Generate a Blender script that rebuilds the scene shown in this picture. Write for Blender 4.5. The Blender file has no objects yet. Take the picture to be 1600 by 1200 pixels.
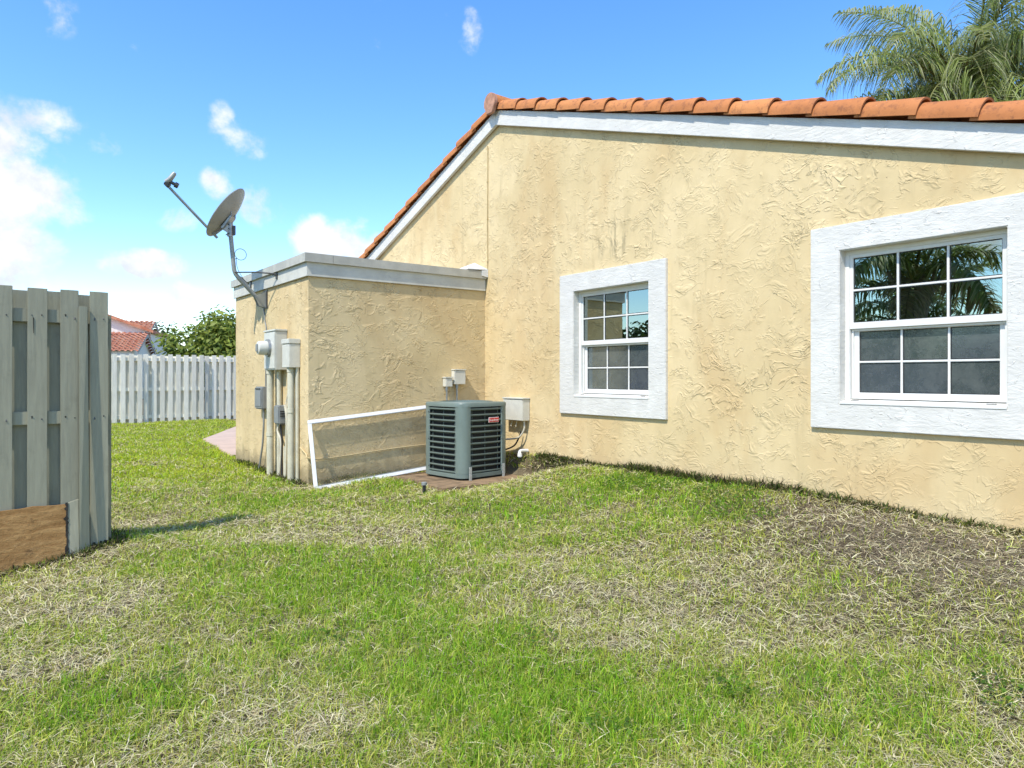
import bpy, bmesh, math, random
import numpy as np
from mathutils import Vector, Matrix

random.seed(7)
RNG = np.random.default_rng(11)
SC = bpy.context.scene
COL = SC.collection
R = math.radians

# ------------------------------------------------------------------ camera
YAW = math.atan(820 / 1109)
cam_d = bpy.data.cameras.new('camera')
cam = bpy.data.objects.new('camera', cam_d)
COL.objects.link(cam)
cam.location = (0, 0, 1.25)
cam.rotation_euler = (R(90), 0, -YAW)
cam_d.sensor_width = 36
cam_d.lens = 36 * 1109 / 1600
cam_d.shift_y = -12 / 1600
cam_d.clip_start = 0.05
cam_d.clip_end = 3000
SC.camera = cam

# ------------------------------------------------------------------ view
SC.view_settings.view_transform = 'Standard'
SC.view_settings.look = 'None'
SC.view_settings.gamma = 1
SC.view_settings.use_curve_mapping = False
SC.view_settings.exposure = 1.14

# ------------------------------------------------------------------ sun and sky
SUN_DIR = Vector((-0.55, -0.19, 0.81)).normalized()
sun_d = bpy.data.lights.new('sun', 'SUN')
sun_d.energy = 2.5
sun_d.angle = R(0.9)
sun_d.color = (1.0, 0.95, 0.86)
sun = bpy.data.objects.new('sun', sun_d)
COL.objects.link(sun)
sun.location = SUN_DIR * 40
sun.rotation_euler = SUN_DIR.to_track_quat('Z', 'Y').to_euler()

W = bpy.data.worlds.new('World')
SC.world = W
W.use_nodes = True
wt = W.node_tree
wt.nodes.clear()
def wn(t, **k):
    n = wt.nodes.new(t)
    for a, b in k.items():
        setattr(n, a, b)
    return n
def wmath(op, a, b=None, c=None):
    n = wn('ShaderNodeMath', operation=op)
    for i, v in enumerate((a, b, c)):
        if v is None: continue
        if isinstance(v, (int, float)): n.inputs[i].default_value = v
        else: wt.links.new(v, n.inputs[i])
    return n.outputs[0]
sky = wn('ShaderNodeTexSky', sky_type='NISHITA')
sky.sun_disc = False
sky.sun_elevation = math.asin(SUN_DIR.z)
sky.sun_rotation = math.atan2(SUN_DIR.x, SUN_DIR.y)
sky.altitude = 0
sky.air_density = 1.0
sky.dust_density = 0.15
sky.ozone_density = 2.2
tc = wn('ShaderNodeTexCoord')
sep = wn('ShaderNodeSeparateXYZ')
wt.links.new(tc.outputs['Generated'], sep.inputs[0])
az = wmath('ARCTAN2', sep.outputs[0], sep.outputs[1])
el = wmath('ARCSINE', sep.outputs[2])
ae = wn('ShaderNodeCombineXYZ')
wt.links.new(az, ae.inputs[0]); wt.links.new(el, ae.inputs[1])
nz = wn('ShaderNodeTexNoise')
nz.inputs['Scale'].default_value = 11
nz.inputs['Detail'].default_value = 9
nz.inputs['Roughness'].default_value = 0.6
nz.inputs['Distortion'].default_value = 0.15
wt.links.new(tc.outputs['Generated'], nz.inputs['Vector'])
# (azimuth, elevation, half width, half height, strength) in degrees; azimuth clockwise from +Y
CLOUDS = [(1.5, 12.4, 4.6, 2.9, 1.35), (-.5, 11, 4, 4, 1.3), (1.0, 8.2, 3.2, 2.6, 1.3), (.5, 6.0, 4.5, 1.8, 1.0), (3.6, 16.6, 3.2, 1.4, .72), (0.8, 15.5, 3.0, 2.2, .8), (6.2, 15.9, 1.6, 1.2, .55),
          (9.3, 7.9, 2.9, 1.1, .95), (12.2, 6.0, 1.9, 1.2, .7), (11.3, 11.3, 1.5, 1.0, .6), (14.0, 14.3, 1.2, 1.3, .6),
          (15.6, 17.2, 2.2, 1.4, .68), (14.2, 18.6, 1.1, 1.2, .5), (17.4, 12.9, 2.0, 1.7, .58), (21.2, 10.6, 1.9, 1.7, 1.35), (23.2, 10.4, 2.2, 1.9, 1.35), (25.0, 9.4, 2.4, 1.8, 1.3),
          (25.9, 25.0, 1.2, 1.4, .62), (31.1, 26.4, 1.0, 1.0, .56), (33.1, 25.9, 1.1, 1.6, .6), (3.3, 23.4, 2.0, 1.6, .5), (8.5, 22.2, 1.0, 1.2, .5), (25.6, 28.5, 1.6, 1.6, .5)]
for k in range(46):
    CLOUDS.append((random.uniform(70, 335), random.uniform(4, 50), random.uniform(3, 12), random.uniform(2, 5), random.uniform(.5, 1)))
acc = None
for (a, e, w_, h_, s_) in CLOUDS:
    if a > 180: a -= 360
    sub = wn('ShaderNodeVectorMath', operation='SUBTRACT')
    wt.links.new(ae.outputs[0], sub.inputs[0]); sub.inputs[1].default_value = (R(a), R(e), 0)
    mul = wn('ShaderNodeVectorMath', operation='MULTIPLY')
    wt.links.new(sub.outputs[0], mul.inputs[0]); mul.inputs[1].default_value = (1 / R(w_), 1 / R(h_), 0)
    ln = wn('ShaderNodeVectorMath', operation='LENGTH')
    wt.links.new(mul.outputs[0], ln.inputs[0])
    mr = wn('ShaderNodeMapRange', interpolation_type='SMOOTHSTEP')
    wt.links.new(ln.outputs['Value'], mr.inputs[0])
    mr.inputs[1].default_value = 0.0; mr.inputs[2].default_value = 1.6
    mr.inputs[3].default_value = s_; mr.inputs[4].default_value = 0
    acc = mr.outputs[0] if acc is None else wmath('MAXIMUM', acc, mr.outputs[0])
nn = wmath('MULTIPLY_ADD', nz.outputs[0], 3.2, -1.62)
dens = wmath('ADD', acc, wmath('MULTIPLY', nn, wmath('MINIMUM', wmath('MULTIPLY', acc, 4.0), 1.0)))
cm = wn('ShaderNodeMapRange', interpolation_type='SMOOTHSTEP')
wt.links.new(dens, cm.inputs[0])
cm.inputs[1].default_value = 0.22; cm.inputs[2].default_value = 0.95
cm.inputs[3].default_value = 0; cm.inputs[4].default_value = 0.97
hs = wn('ShaderNodeHueSaturation')
hs.inputs['Hue'].default_value = 0.505
hs.inputs['Saturation'].default_value = 1.27
hs.inputs['Value'].default_value = 0.96
wt.links.new(sky.outputs[0], hs.inputs['Color'])
mix = wn('ShaderNodeMix', data_type='RGBA')
wt.links.new(cm.outputs[0], mix.inputs['Factor'])
wt.links.new(hs.outputs[0], mix.inputs['A'])
nz2 = wn('ShaderNodeTexNoise')
nz2.inputs['Scale'].default_value = 16; nz2.inputs['Detail'].default_value = 7; nz2.inputs['Roughness'].default_value = .6
wt.links.new(tc.outputs['Generated'], nz2.inputs['Vector'])
cs = wn('ShaderNodeMapRange', interpolation_type='SMOOTHSTEP')
wt.links.new(nz2.outputs[0], cs.inputs[0]); cs.inputs[1].default_value = .36; cs.inputs[2].default_value = .6
cmix = wn('ShaderNodeMix', data_type='RGBA')
wt.links.new(cs.outputs[0], cmix.inputs['Factor'])
cmix.inputs['A'].default_value = (2.55, 2.7, 2.95, 1); cmix.inputs['B'].default_value = (3.35, 3.38, 3.42, 1)
wt.links.new(cmix.outputs['Result'], mix.inputs['B'])
bg = wn('ShaderNodeBackground')
bg.inputs['Strength'].default_value = 0.15
wt.links.new(mix.outputs['Result'], bg.inputs['Color'])
wo = wn('ShaderNodeOutputWorld')
wt.links.new(bg.outputs[0], wo.inputs['Surface'])

# ------------------------------------------------------------------ materials
class NT:
    def __init__(s, name):
        s.m = bpy.data.materials.new(name); s.m.use_nodes = True
        s.t = s.m.node_tree; s.t.nodes.clear()
        s.out = s.n('ShaderNodeOutputMaterial')
    def n(s, t, **k):
        x = s.t.nodes.new(t)
        for a, b in k.items(): setattr(x, a, b)
        return x
    def l(s, a, b): s.t.links.new(a, b)
    def val(s, sock, v):
        if isinstance(v, bpy.types.NodeSocket): s.l(v, sock)
        else: sock.default_value = v
    def pos(s, kind='Object'):
        return s.n('ShaderNodeTexCoord').outputs[kind]
    def wpos(s):
        return s.n('ShaderNodeNewGeometry').outputs['Position']
    def scale(s, v, sc):
        m = s.n('ShaderNodeMapping'); s.l(v, m.inputs[0]); m.inputs['Scale'].default_value = sc
        return m.outputs[0]
    def noise(s, v, sc, det=4, ro=.55, dist=0.0, out=0):
        x = s.n('ShaderNodeTexNoise'); s.l(v, x.inputs['Vector'])
        x.inputs['Scale'].default_value = sc; x.inputs['Detail'].default_value = det
        x.inputs['Roughness'].default_value = ro; x.inputs['Distortion'].default_value = dist
        return x.outputs[out]
    def mr(s, v, a, b, c=0.0, d=1.0, smooth=True):
        x = s.n('ShaderNodeMapRange', interpolation_type='SMOOTHSTEP' if smooth else 'LINEAR')
        s.l(v, x.inputs[0])
        for i, q in enumerate((a, b, c, d)): x.inputs[i + 1].default_value = q
        return x.outputs[0]
    def math(s, op, a, b=0.0, c=None):
        x = s.n('ShaderNodeMath', operation=op)
        s.val(x.inputs[0], a); s.val(x.inputs[1], b)
        if c is not None: s.val(x.inputs[2], c)
        return x.outputs[0]
    def mixc(s, f, a, b, mode='MIX'):
        x = s.n('ShaderNodeMix', data_type='RGBA', blend_type=mode)
        s.val(x.inputs['Factor'], f)
        for k, q in (('A', a), ('B', b)):
            if isinstance(q, bpy.types.NodeSocket): s.l(q, x.inputs[k])
            else: x.inputs[k].default_value = (*q, 1) if len(q) == 3 else q
        return x.outputs['Result']
    def bump(s, h, st=.5, d=.01):
        x = s.n('ShaderNodeBump'); s.l(h, x.inputs['Height'])
        x.inputs['Strength'].default_value = st; x.inputs['Distance'].default_value = d
        return x.outputs[0]
    def bsdf(s, col, rough=.7, bump=None, metal=0.0, spec=.4):
        x = s.n('ShaderNodeBsdfPrincipled')
        if isinstance(col, bpy.types.NodeSocket): s.l(col, x.inputs['Base Color'])
        else: x.inputs['Base Color'].default_value = (*col, 1)
        s.val(x.inputs['Roughness'], rough)
        x.inputs['Metallic'].default_value = metal
        x.inputs['Specular IOR Level'].default_value = spec
        if bump is not None: s.l(bump, x.inputs['Normal'])
        s.l(x.outputs[0], s.out.inputs['Surface'])
        return x

def simple(name, col, rough=.6, metal=0.0, var=.12, sc=8.0, dirt=None, bump=.15, bsc=60.0, spec=.4):
    k = NT(name); p = k.pos()
    f = k.noise(p, sc, 5, .6)
    c = k.mixc(k.mr(f, .3, .7), tuple(q * (1 - var) for q in col), tuple(min(1, q * (1 + var)) for q in col))
    if dirt:
        g = k.noise(p, sc * 1.7, 7, .7, 1.0)
        c = k.mixc(k.mr(g, .55, .75, 0, dirt[1]), c, dirt[0])
    b = k.bump(k.noise(p, bsc, 3), bump, .003)
    k.bsdf(c, rough, b, metal, spec)
    return k.m

def stucco(name, c0, c1):
    k = NT(name); p = k.wpos()
    warp = k.noise(p, 2.4, 2, .5, 0, 1)
    va = k.n('ShaderNodeVectorMath', operation='MULTIPLY_ADD')
    k.l(warp, va.inputs[0]); va.inputs[1].default_value = (.35, .35, .35); k.l(p, va.inputs[2])
    q = k.scale(va.outputs[0], (1, 1, 1.5))
    # trowelled plateaus: stepped noise, edges only where a mask lets them stand
    def plateau(sc, th, w, msc, m0, m1, seed):
        mp = k.n('ShaderNodeMapping'); k.l(q, mp.inputs[0]); mp.inputs['Location'].default_value = (seed, seed * 1.7, -seed)
        n = k.noise(mp.outputs[0], sc, 3, .5, 1.3)
        st = k.mr(n, th, th + w)
        fall = k.mr(n, th + w, th + .15)              # falls off gently behind the steep lip
        lip = k.math('MULTIPLY', st, k.math('SUBTRACT', 1.0, fall))
        mk = k.mr(k.noise(mp.outputs[0], msc, 2), m0, m1)
        return k.math('MULTIPLY', lip, mk)
    a = plateau(4.2, .49, .020, 4.0, .47, .60, 0)
    b = plateau(7.0, .53, .026, 4.6, .47, .60, 5.3)
    c = plateau(11., .52, .04, 5.0, .50, .62, 11.1)
    hgt = k.math('ADD', k.math('ADD', a, k.math('MULTIPLY', b, .8)), k.math('MULTIPLY', c, .5))
    fine = k.noise(p, 90, 3, .6)
    roll = k.noise(p, 2.2, 3, .5)
    hgt = k.math('MULTIPLY', hgt, k.mr(k.noise(p, .9, 3, .6), .32, .66, .42, 1.1))
    hgt = k.math('ADD', hgt, k.math('MULTIPLY', fine, .07))
    hgt = k.math('ADD', hgt, k.math('MULTIPLY', roll, .9))
    big = k.noise(p, .8, 4, .55)
    med = k.noise(p, 5, 5, .6)
    col = k.mixc(k.mr(big, .3, .7), c0, c1)
    col = k.mixc(k.mr(med, .42, .75, 0, .5), col, tuple(v * .86 for v in c0))
    palm_shade = k.noise(k.scale(p, (1, 1, .55)), 1.1, 5, .6, .6)  # broad tan patches standing in for soft palm shadows, painted into the colour
    col = k.mixc(k.mr(palm_shade, .46, .68, 0, .5), col, (c0[0] * .87, c0[1] * .76, c0[2] * .66))
    col = k.mixc(k.mr(palm_shade, .46, .30, 0, .5), col, (c1[0] * 1.05, c1[1] * 1.06, c1[2] * 1.1))
    # rain streaks: noise stretched down the wall
    sv = k.scale(p, (6, 6, .55))
    streak = k.mr(k.noise(sv, 1.4, 4, .6), .56, .80, 0, .36)
    col = k.mixc(streak, col, (c0[0] * .62, c0[1] * .62, c0[2] * .62))
    # earth splashed and mildew just above the ground
    sx = k.n('ShaderNodeSeparateXYZ'); k.l(p, sx.inputs[0])
    gl = k.math('ADD', sx.outputs[2], k.math('MULTIPLY', k.noise(p, 6, 5, .65), -.34))
    col = k.mixc(k.mr(gl, .11, -.10, 0, .6), col, (.12, .10, .055))
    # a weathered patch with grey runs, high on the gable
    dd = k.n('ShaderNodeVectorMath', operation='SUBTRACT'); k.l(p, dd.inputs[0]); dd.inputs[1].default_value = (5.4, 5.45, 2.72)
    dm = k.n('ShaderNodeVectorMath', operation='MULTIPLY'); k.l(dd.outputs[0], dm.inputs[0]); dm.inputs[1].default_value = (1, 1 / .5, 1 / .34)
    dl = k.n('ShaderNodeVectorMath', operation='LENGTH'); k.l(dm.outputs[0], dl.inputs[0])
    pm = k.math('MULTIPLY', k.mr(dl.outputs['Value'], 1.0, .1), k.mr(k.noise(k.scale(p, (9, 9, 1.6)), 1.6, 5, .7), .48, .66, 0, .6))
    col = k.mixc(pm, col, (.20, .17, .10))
    bp = k.bump(hgt, .75, .0085)
    k.bsdf(col, .88, bp, 0, .2)
    return k.m

def wood_paint(name, col, wear=(.25, .22, .17), amt=.25, axis=(14, 14, 1.2), rough=.7):
    k = NT(name); p = k.pos(); oi = k.n('ShaderNodeObjectInfo')
    ad = k.n('ShaderNodeVectorMath', operation='ADD'); k.l(p, ad.inputs[0])
    cb = k.n('ShaderNodeCombineXYZ')
    for i in range(3): k.l(k.math('MULTIPLY', oi.outputs['Random'], 17.0 + i * 5), cb.inputs[i])
    k.l(cb.outputs[0], ad.inputs[1]); p = ad.outputs[0]
    g = k.noise(k.scale(p, axis), 3.0, 6, .6, .3)
    blot = k.noise(p, 3.5, 6, .65)
    tone = k.mr(oi.outputs['Random'], 0, 1, .86, 1.08, False)
    c = k.mixc(k.mr(g, .3, .75), tuple(v * .88 for v in col), tuple(min(1, v * 1.08) for v in col))
    vm = k.n('ShaderNodeVectorMath', operation='SCALE'); k.l(c, vm.inputs[0]); k.l(tone, vm.inputs['Scale'])
    c = k.mixc(k.mr(blot, .55, .78, 0, amt), vm.outputs[0], wear)
    c = k.mixc(k.mr(k.noise(k.scale(p, axis), 9, 4, .7), .66, .8, 0, amt), c, tuple(v * .6 for v in wear))
    k.bsdf(c, rough, k.bump(g, .35, .004), 0, .3)
    return k.m

M = {}
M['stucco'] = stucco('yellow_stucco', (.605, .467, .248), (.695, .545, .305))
M['trim'] = None
def rough_white():
    k = NT('rough_white_trim'); p = k.wpos()
    g = k.noise(k.scale(p, (3, 3, 9)), 4, 5, .6, .6)
    kn = k.mr(k.noise(p, 11, 3, .5, 2.0), .63, .7)
    c = k.mixc(k.mr(k.noise(p, 5, 5, .6), .4, .75), (.62, .595, .535), (.70, .675, .61))
    c = k.mixc(k.mr(g, .62, .85, 0, .35), c, (.44, .425, .385))
    h = k.math('ADD', g, k.math('MULTIPLY', kn, .5))
    k.bsdf(c, .62, k.bump(h, .6, .010), 0, .35)
    return k.m
M['trim'] = rough_white()
M['vinyl'] = simple('white_vinyl', (.72, .705, .65), .35, var=.03, bump=.02)
M['fascia'] = wood_paint('white_painted_rake_board', (.68, .675, .65), (.42, .41, .38), .25, (12, 1.2, 12))
M['coping'] = simple('grey_metal_coping', (.44, .42, .35), .5, var=.12, sc=5, dirt=((.2, .2, .18), .35), bump=.05)
M['annexfascia'] = simple('light_grey_painted_fascia', (.56, .54, .46), .55, var=.10, sc=4, dirt=((.28, .28, .25), .3), bump=.1)
def tile_mat():
    k = NT('terracotta_tile'); p = k.pos(); oi = k.n('ShaderNodeObjectInfo')
    ad = k.n('ShaderNodeVectorMath', operation='ADD'); k.l(p, ad.inputs[0])
    cb = k.n('ShaderNodeCombineXYZ')
    for i in range(3): k.l(k.math('MULTIPLY', oi.outputs['Random'], 23.0 + i), cb.inputs[i])
    k.l(cb.outputs[0], ad.inputs[1]); q = ad.outputs[0]
    c = k.mixc(oi.outputs['Random'], (.40, .145, .047), (.55, .225, .075))
    c = k.mixc(k.mr(k.noise(q, 5, 5, .6), .35, .75, 0, .7), c, (.52, .20, .07))
    c = k.mixc(k.mr(k.noise(q, 13, 7, .75), .48, .66, 0, .75), c, (.22, .085, .04))
    c = k.mixc(k.mr(k.noise(q, 3.5, 6, .7), .60, .74, 0, .55), c, (.10, .062, .042))
    c = k.mixc(k.mr(k.noise(q, 40, 4, .6), .68, .78, 0, .4), c, (.62, .45, .30))
    k.bsdf(c, .78, k.bump(k.noise(q, 45, 4), .25, .004), 0, .25)
    return k.m
M['tile'] = tile_mat()
M['mortar'] = simple('mortar', (.42, .22, .14), .9, var=.25, sc=12, dirt=((.15, .1, .08), .6), bump=.6, bsc=25)
M['deck'] = simple('roof_underlay', (.06, .055, .05), .9)
M['soffit'] = simple('soffit_paint', (.62, .60, .55), .7)
M['greybox'] = simple('grey_enamel', (.58, .57, .49), .42, var=.06, sc=6, dirt=((.33, .32, .28), .25), bump=.05)
M['beigebox'] = simple('beige_enamel', (.60, .58, .49), .5, var=.06, dirt=((.36, .33, .26), .25), bump=.05)
M['plasticgrey'] = simple('grey_plastic', (.23, .24, .23), .5, var=.08, bump=.05)
M['pipe'] = simple('painted_conduit', (.56, .53, .40), .5, var=.12, sc=5, dirt=((.30, .27, .19), .4), bump=.08)
M['wallcable'] = simple('painted_cable', (.55, .43, .22), .6)
M['whitecable'] = simple('pale_cable', (.62, .58, .46), .5)
M['blackcable'] = simple('black_rubber', (.02, .02, .02), .5)
M['darksteel'] = simple('dark_steel', (.10, .10, .095), .45, .6)
M['galv'] = simple('galvanised_steel', (.33, .34, .33), .42, .75, var=.15, sc=20)
M['mast'] = simple('painted_mast', (.31, .315, .28), .45, .2, var=.1)
M['dish'] = simple('dish_paint', (.30, .29, .255), .5, var=.08, sc=5, bump=.0)
M['acgreen'] = simple('grey_green_enamel', (.155, .195, .17), .38, var=.08, sc=5, dirt=((.14, .15, .12), .3), bump=.03)
M['accoil'] = simple('coil_fins', (.010, .011, .010), .75, var=.6, sc=60, bump=.6, bsc=220)
M['strap'] = simple('tie_down_steel', (.55, .58, .54), .45, .3, var=.2, sc=60)
M['red'] = simple('badge_red', (.62, .045, .04), .4, var=.03, bump=.02)
M['badgewhite'] = simple('badge_white', (.8, .72, .68), .5, var=.02, bump=.02)
M['concrete'] = simple('stained_concrete', (.20, .135, .075), .9, var=.4, sc=7, dirt=((.07, .05, .03), .7), bump=.5, bsc=40)
M['pvc'] = simple('pvc', (.72, .71, .66), .4, var=.05)
M['screenframe'] = simple('white_aluminium', (.80, .80, .77), .38, var=.06, dirt=((.5, .48, .42), .25), bump=.03)
M['nearfence'] = wood_paint('sage_fence_paint', (.315, .30, .21), (.14, .13, .085), .5)
M['farfence'] = wood_paint('pale_fence_paint', (.88, .825, .67), (.58, .54, .42), .3)
def plywood():
    k = NT('rotten_plywood'); p = k.pos()
    g = k.noise(k.scale(p, (2, 2, 9)), 3, 7, .7, .8)
    c = k.mixc(k.mr(g, .3, .72), (.24, .125, .045), (.44, .26, .105))
    c = k.mixc(k.mr(k.noise(p, 26, 6, .75), .60, .72, 0, .8), c, (.50, .32, .16))
    c = k.mixc(k.mr(k.noise(p, 6, 6, .7), .58, .72, 0, .7), c, (.085, .05, .028))
    h = k.math('ADD', g, k.noise(p, 40, 5, .7))
    k.bsdf(c, .92, k.bump(h, .6, .010), 0, .1)
    return k.m
M['plywood'] = plywood()
M['blackrot'] = simple('black_rot', (.03, .026, .02), .95, var=.5, sc=30, bump=.9, bsc=50)
M['patio'] = simple('pink_concrete', (.52, .385, .29), .85, var=.08, sc=3, dirt=((.42, .28, .2), .5), bump=.2)
M['nwall'] = simple('cream_wall', (.74, .72, .64), .85, var=.04)
M['nwin'] = simple('far_window_glass', (.05, .06, .065), .12, var=.2, bump=.0, spec=.8)
M['ntrim'] = simple('far_trim', (.30, .30, .28), .6)
M['bark'] = simple('bark', (.16, .125, .09), .95, var=.35, sc=9, bump=.9, bsc=25)
M['palmtrunk'] = simple('palm_trunk', (.27, .245, .20), .92, var=.3, sc=6, bump=.8, bsc=18)
M['rafters'] = simple('room_dark', (.10, .105, .10), .9)
M['curtain'] = simple('room_blind', (.36, .37, .33), .9, var=.15, sc=2)

def glass(name, tint, refl):
    k = NT(name)
    tr = k.n('ShaderNodeBsdfTransparent'); tr.inputs[0].default_value = (*tint, 1)
    p = k.wpos()
    gl = k.n('ShaderNodeBsdfGlossy'); gl.inputs['Roughness'].default_value = .004
    gl.inputs['Color'].default_value = (.80, .92, .86, 1)
    k.l(k.bump(k.noise(p, 2.2, 2, .5), .02, .02), gl.inputs['Normal'])
    fr = k.n('ShaderNodeFresnel'); fr.inputs['IOR'].default_value = 1.6
    f = k.math('MINIMUM', k.math('MULTIPLY_ADD', fr.outputs[0], 1.0, refl), 1.0)
    mx = k.n('ShaderNodeMixShader'); k.l(f, mx.inputs[0]); k.l(tr.outputs[0], mx.inputs[1]); k.l(gl.outputs[0], mx.inputs[2])
    k.l(mx.outputs[0], k.out.inputs['Surface'])
    return k.m
M['glass'] = glass('coated_window_glass', (.42, .5, .46), .33)
def meshmat(name, col, open_):
    k = NT(name); p = k.wpos()
    tr = k.n('ShaderNodeBsdfTransparent')
    df = k.n('ShaderNodeBsdfDiffuse')
    n = k.noise(p, 9, 6, .7)
    k.l(k.mixc(k.mr(n, .35, .7), tuple(v * .8 for v in col), tuple(v * 1.2 for v in col)), df.inputs[0])
    mx = k.n('ShaderNodeMixShader')
    k.l(k.mr(k.noise(p, 14, 5, .7), .3, .7, 1 - open_ - .05, 1 - open_ + .05), mx.inputs[0])
    k.l(tr.outputs[0], mx.inputs[1]); k.l(df.outputs[0], mx.inputs[2])
    k.l(mx.outputs[0], k.out.inputs['Surface'])
    return k.m
def obscured():
    k = NT('obscured_glass'); p = k.wpos(); oi = k.n('ShaderNodeObjectInfo')
    n = k.noise(p, 5, 6, .7); n2 = k.noise(p, 45, 5, .75)
    c = k.mixc(k.mr(n, .3, .7), (.035, .05, .045), (.11, .125, .11))
    c = k.mixc(k.mr(n2, .5, .75, 0, .5), c, (.16, .16, .15))
    c = k.mixc(k.math('MULTIPLY', oi.outputs['Random'], .5), c, (.07, .075, .11))
    df = k.n('ShaderNodeBsdfDiffuse'); k.l(c, df.inputs[0])
    gl = k.n('ShaderNodeBsdfGlossy'); gl.inputs['Roughness'].default_value = .09; gl.inputs['Color'].default_value = (.8, .9, .86, 1)
    k.l(k.bump(n2, .12, .002), gl.inputs['Normal'])
    fr = k.n('ShaderNodeFresnel'); fr.inputs['IOR'].default_value = 1.6
    mx = k.n('ShaderNodeMixShader'); k.l(k.math('ADD', fr.outputs[0], .17), mx.inputs[0]); k.l(df.outputs[0], mx.inputs[1]); k.l(gl.outputs[0], mx.inputs[2])
    k.l(mx.outputs[0], k.out.inputs['Surface'])
    return k.m
M['obscured'] = obscured()
M['leanmesh'] = meshmat('loose_screen_mesh', (.36, .31, .20), .87)

def leafmat(name, attr='col', trans=.35, rough=.5):
    k = NT(name)
    at = k.n('ShaderNodeAttribute'); at.attribute_name = attr
    pr = k.n('ShaderNodeBsdfPrincipled'); k.l(at.outputs['Color'], pr.inputs['Base Color'])
    pr.inputs['Roughness'].default_value = rough; pr.inputs['Specular IOR Level'].default_value = .25
    tl = k.n('ShaderNodeBsdfTranslucent'); k.l(at.outputs['Color'], tl.inputs[0])
    mx = k.n('ShaderNodeMixShader'); mx.inputs[0].default_value = trans
    k.l(pr.outputs[0], mx.inputs[1]); k.l(tl.outputs[0], mx.inputs[2])
    k.l(mx.outputs[0], k.out.inputs['Surface'])
    return k.m
M['leaf'] = leafmat('leaf', trans=.45, rough=.5)
M['blade'] = leafmat('grass_blade', trans=.5, rough=.6)
M['straw'] = leafmat('straw_blade', trans=.15, rough=.8)

def soil():
    k = NT('soil'); p = k.wpos()
    a = k.noise(p, 1.3, 5, .6); b = k.noise(p, 14, 7, .7); c_ = k.noise(p, 70, 4, .7)
    c = k.mixc(k.mr(a, .35, .65), (.10, .075, .045), (.17, .14, .085))
    c = k.mixc(k.mr(b, .45, .7, 0, .7), c, (.26, .22, .14))
    c = k.mixc(k.mr(c_, .5, .7, 0, .6), c, (.05, .04, .025))
    k.bsdf(c, .95, k.bump(k.math('ADD', b, c_), .9, .02), 0, .1)
    return k.m
M['soil'] = soil()

# ------------------------------------------------------------------ mesh helpers
class MB:
    def __init__(s): s.v = []; s.f = []
    def quadbox(s, c):                     # 8 corners: bottom ring 0-3, top ring 4-7
        b = len(s.v); s.v += [tuple(q) for q in c]
        for f in ((0, 3, 2, 1), (4, 5, 6, 7), (0, 1, 5, 4), (1, 2, 6, 5), (2, 3, 7, 6), (3, 0, 4, 7)):
            s.f.append(tuple(b + i for i in f))
        return s
    def box(s, x0, x1, y0, y1, z0, z1):
        return s.quadbox([(x0, y0, z0), (x1, y0, z0), (x1, y1, z0), (x0, y1, z0), (x0, y0, z1), (x1, y0, z1), (x1, y1, z1), (x0, y1, z1)])
    def obox(s, o, ex, ey, ez, a, b, c):   # oriented box from corner o
        o = Vector(o); ex = Vector(ex) * a; ey = Vector(ey) * b; ez = Vector(ez) * c
        return s.quadbox([o, o + ex, o + ex + ey, o + ey, o + ez, o + ex + ez, o + ex + ey + ez, o + ey + ez])
    def prism(s, poly, d):                 # polygon (3-D points) extruded by d
        b = len(s.v); n = len(poly); d = Vector(d)
        s.v += [tuple(p) for p in poly] + [tuple(Vector(p) + d) for p in poly]
        s.f.append(tuple(range(b, b + n))[::-1]); s.f.append(tuple(range(b + n, b + 2 * n)))
        for i in range(n):
            j = (i + 1) % n; s.f.append((b + i, b + j, b + n + j, b + n + i))
        return s
    def tube(s, path, r, n=8, cap=True):
        path = [Vector(p) for p in path]; rings = []
        t0 = (path[1] - path[0]).normalized()
        u = t0.orthogonal().normalized()
        for i, p in enumerate(path):
            a = path[max(i - 1, 0)]; c = path[min(i + 1, len(path) - 1)]
            t = (c - a).normalized()
            u = (u - t * u.dot(t)).normalized(); w = t.cross(u)
            rr = r[i] if isinstance(r, (list, tuple)) else r
            b = len(s.v)
            for k in range(n):
                an = 2 * math.pi * k / n
                s.v.append(tuple(p + (u * math.cos(an) + w * math.sin(an)) * rr))
            rings.append(b)
        for a, b in zip(rings, rings[1:]):
            for k in range(n):
                j = (k + 1) % n; s.f.append((a + k, a + j, b + j, b + k))
        if cap:
            s.f.append(tuple(rings[0] + k for k in range(n))[::-1]); s.f.append(tuple(rings[-1] + k for k in range(n)))
        return s
    def build(s, name, mat, parent=None, bevel=0.0, smooth=False):
        me = bpy.data.meshes.new(name)
        off = Vector(parent_world(parent)) if parent else Vector((0, 0, 0))
        me.from_pydata([tuple(Vector(p) - off) for p in s.v], [], s.f)
        bm = bmesh.new(); bm.from_mesh(me)
        bmesh.ops.recalc_face_normals(bm, faces=bm.faces)
        if bevel:
            bmesh.ops.bevel(bm, geom=[e for e in bm.edges if len(e.link_faces) == 2 and e.calc_face_angle(0) > .6], offset=bevel, segments=2, affect='EDGES', clamp_overlap=True)
        bm.to_mesh(me); bm.free()
        if smooth:
            for p in me.polygons: p.use_smooth = True
            me.set_sharp_from_angle(angle=R(40))
        me.materials.append(mat)
        o = bpy.data.objects.new(name, me); COL.objects.link(o)
        if parent: o.parent = parent
        return o
def parent_world(o):
    v = Vector((0, 0, 0))
    while o: v += o.location; o = o.parent
    return v
def tag(o, label, cat, group=None):
    o['label'] = label; o['category'] = cat
    if group: o['group'] = group
    return o
def thing(name, loc, label, cat, group=None):
    o = bpy.data.objects.new(name, None); COL.objects.link(o)
    o.location = loc; o.empty_display_size = .2
    return tag(o, label, cat, group)
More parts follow.
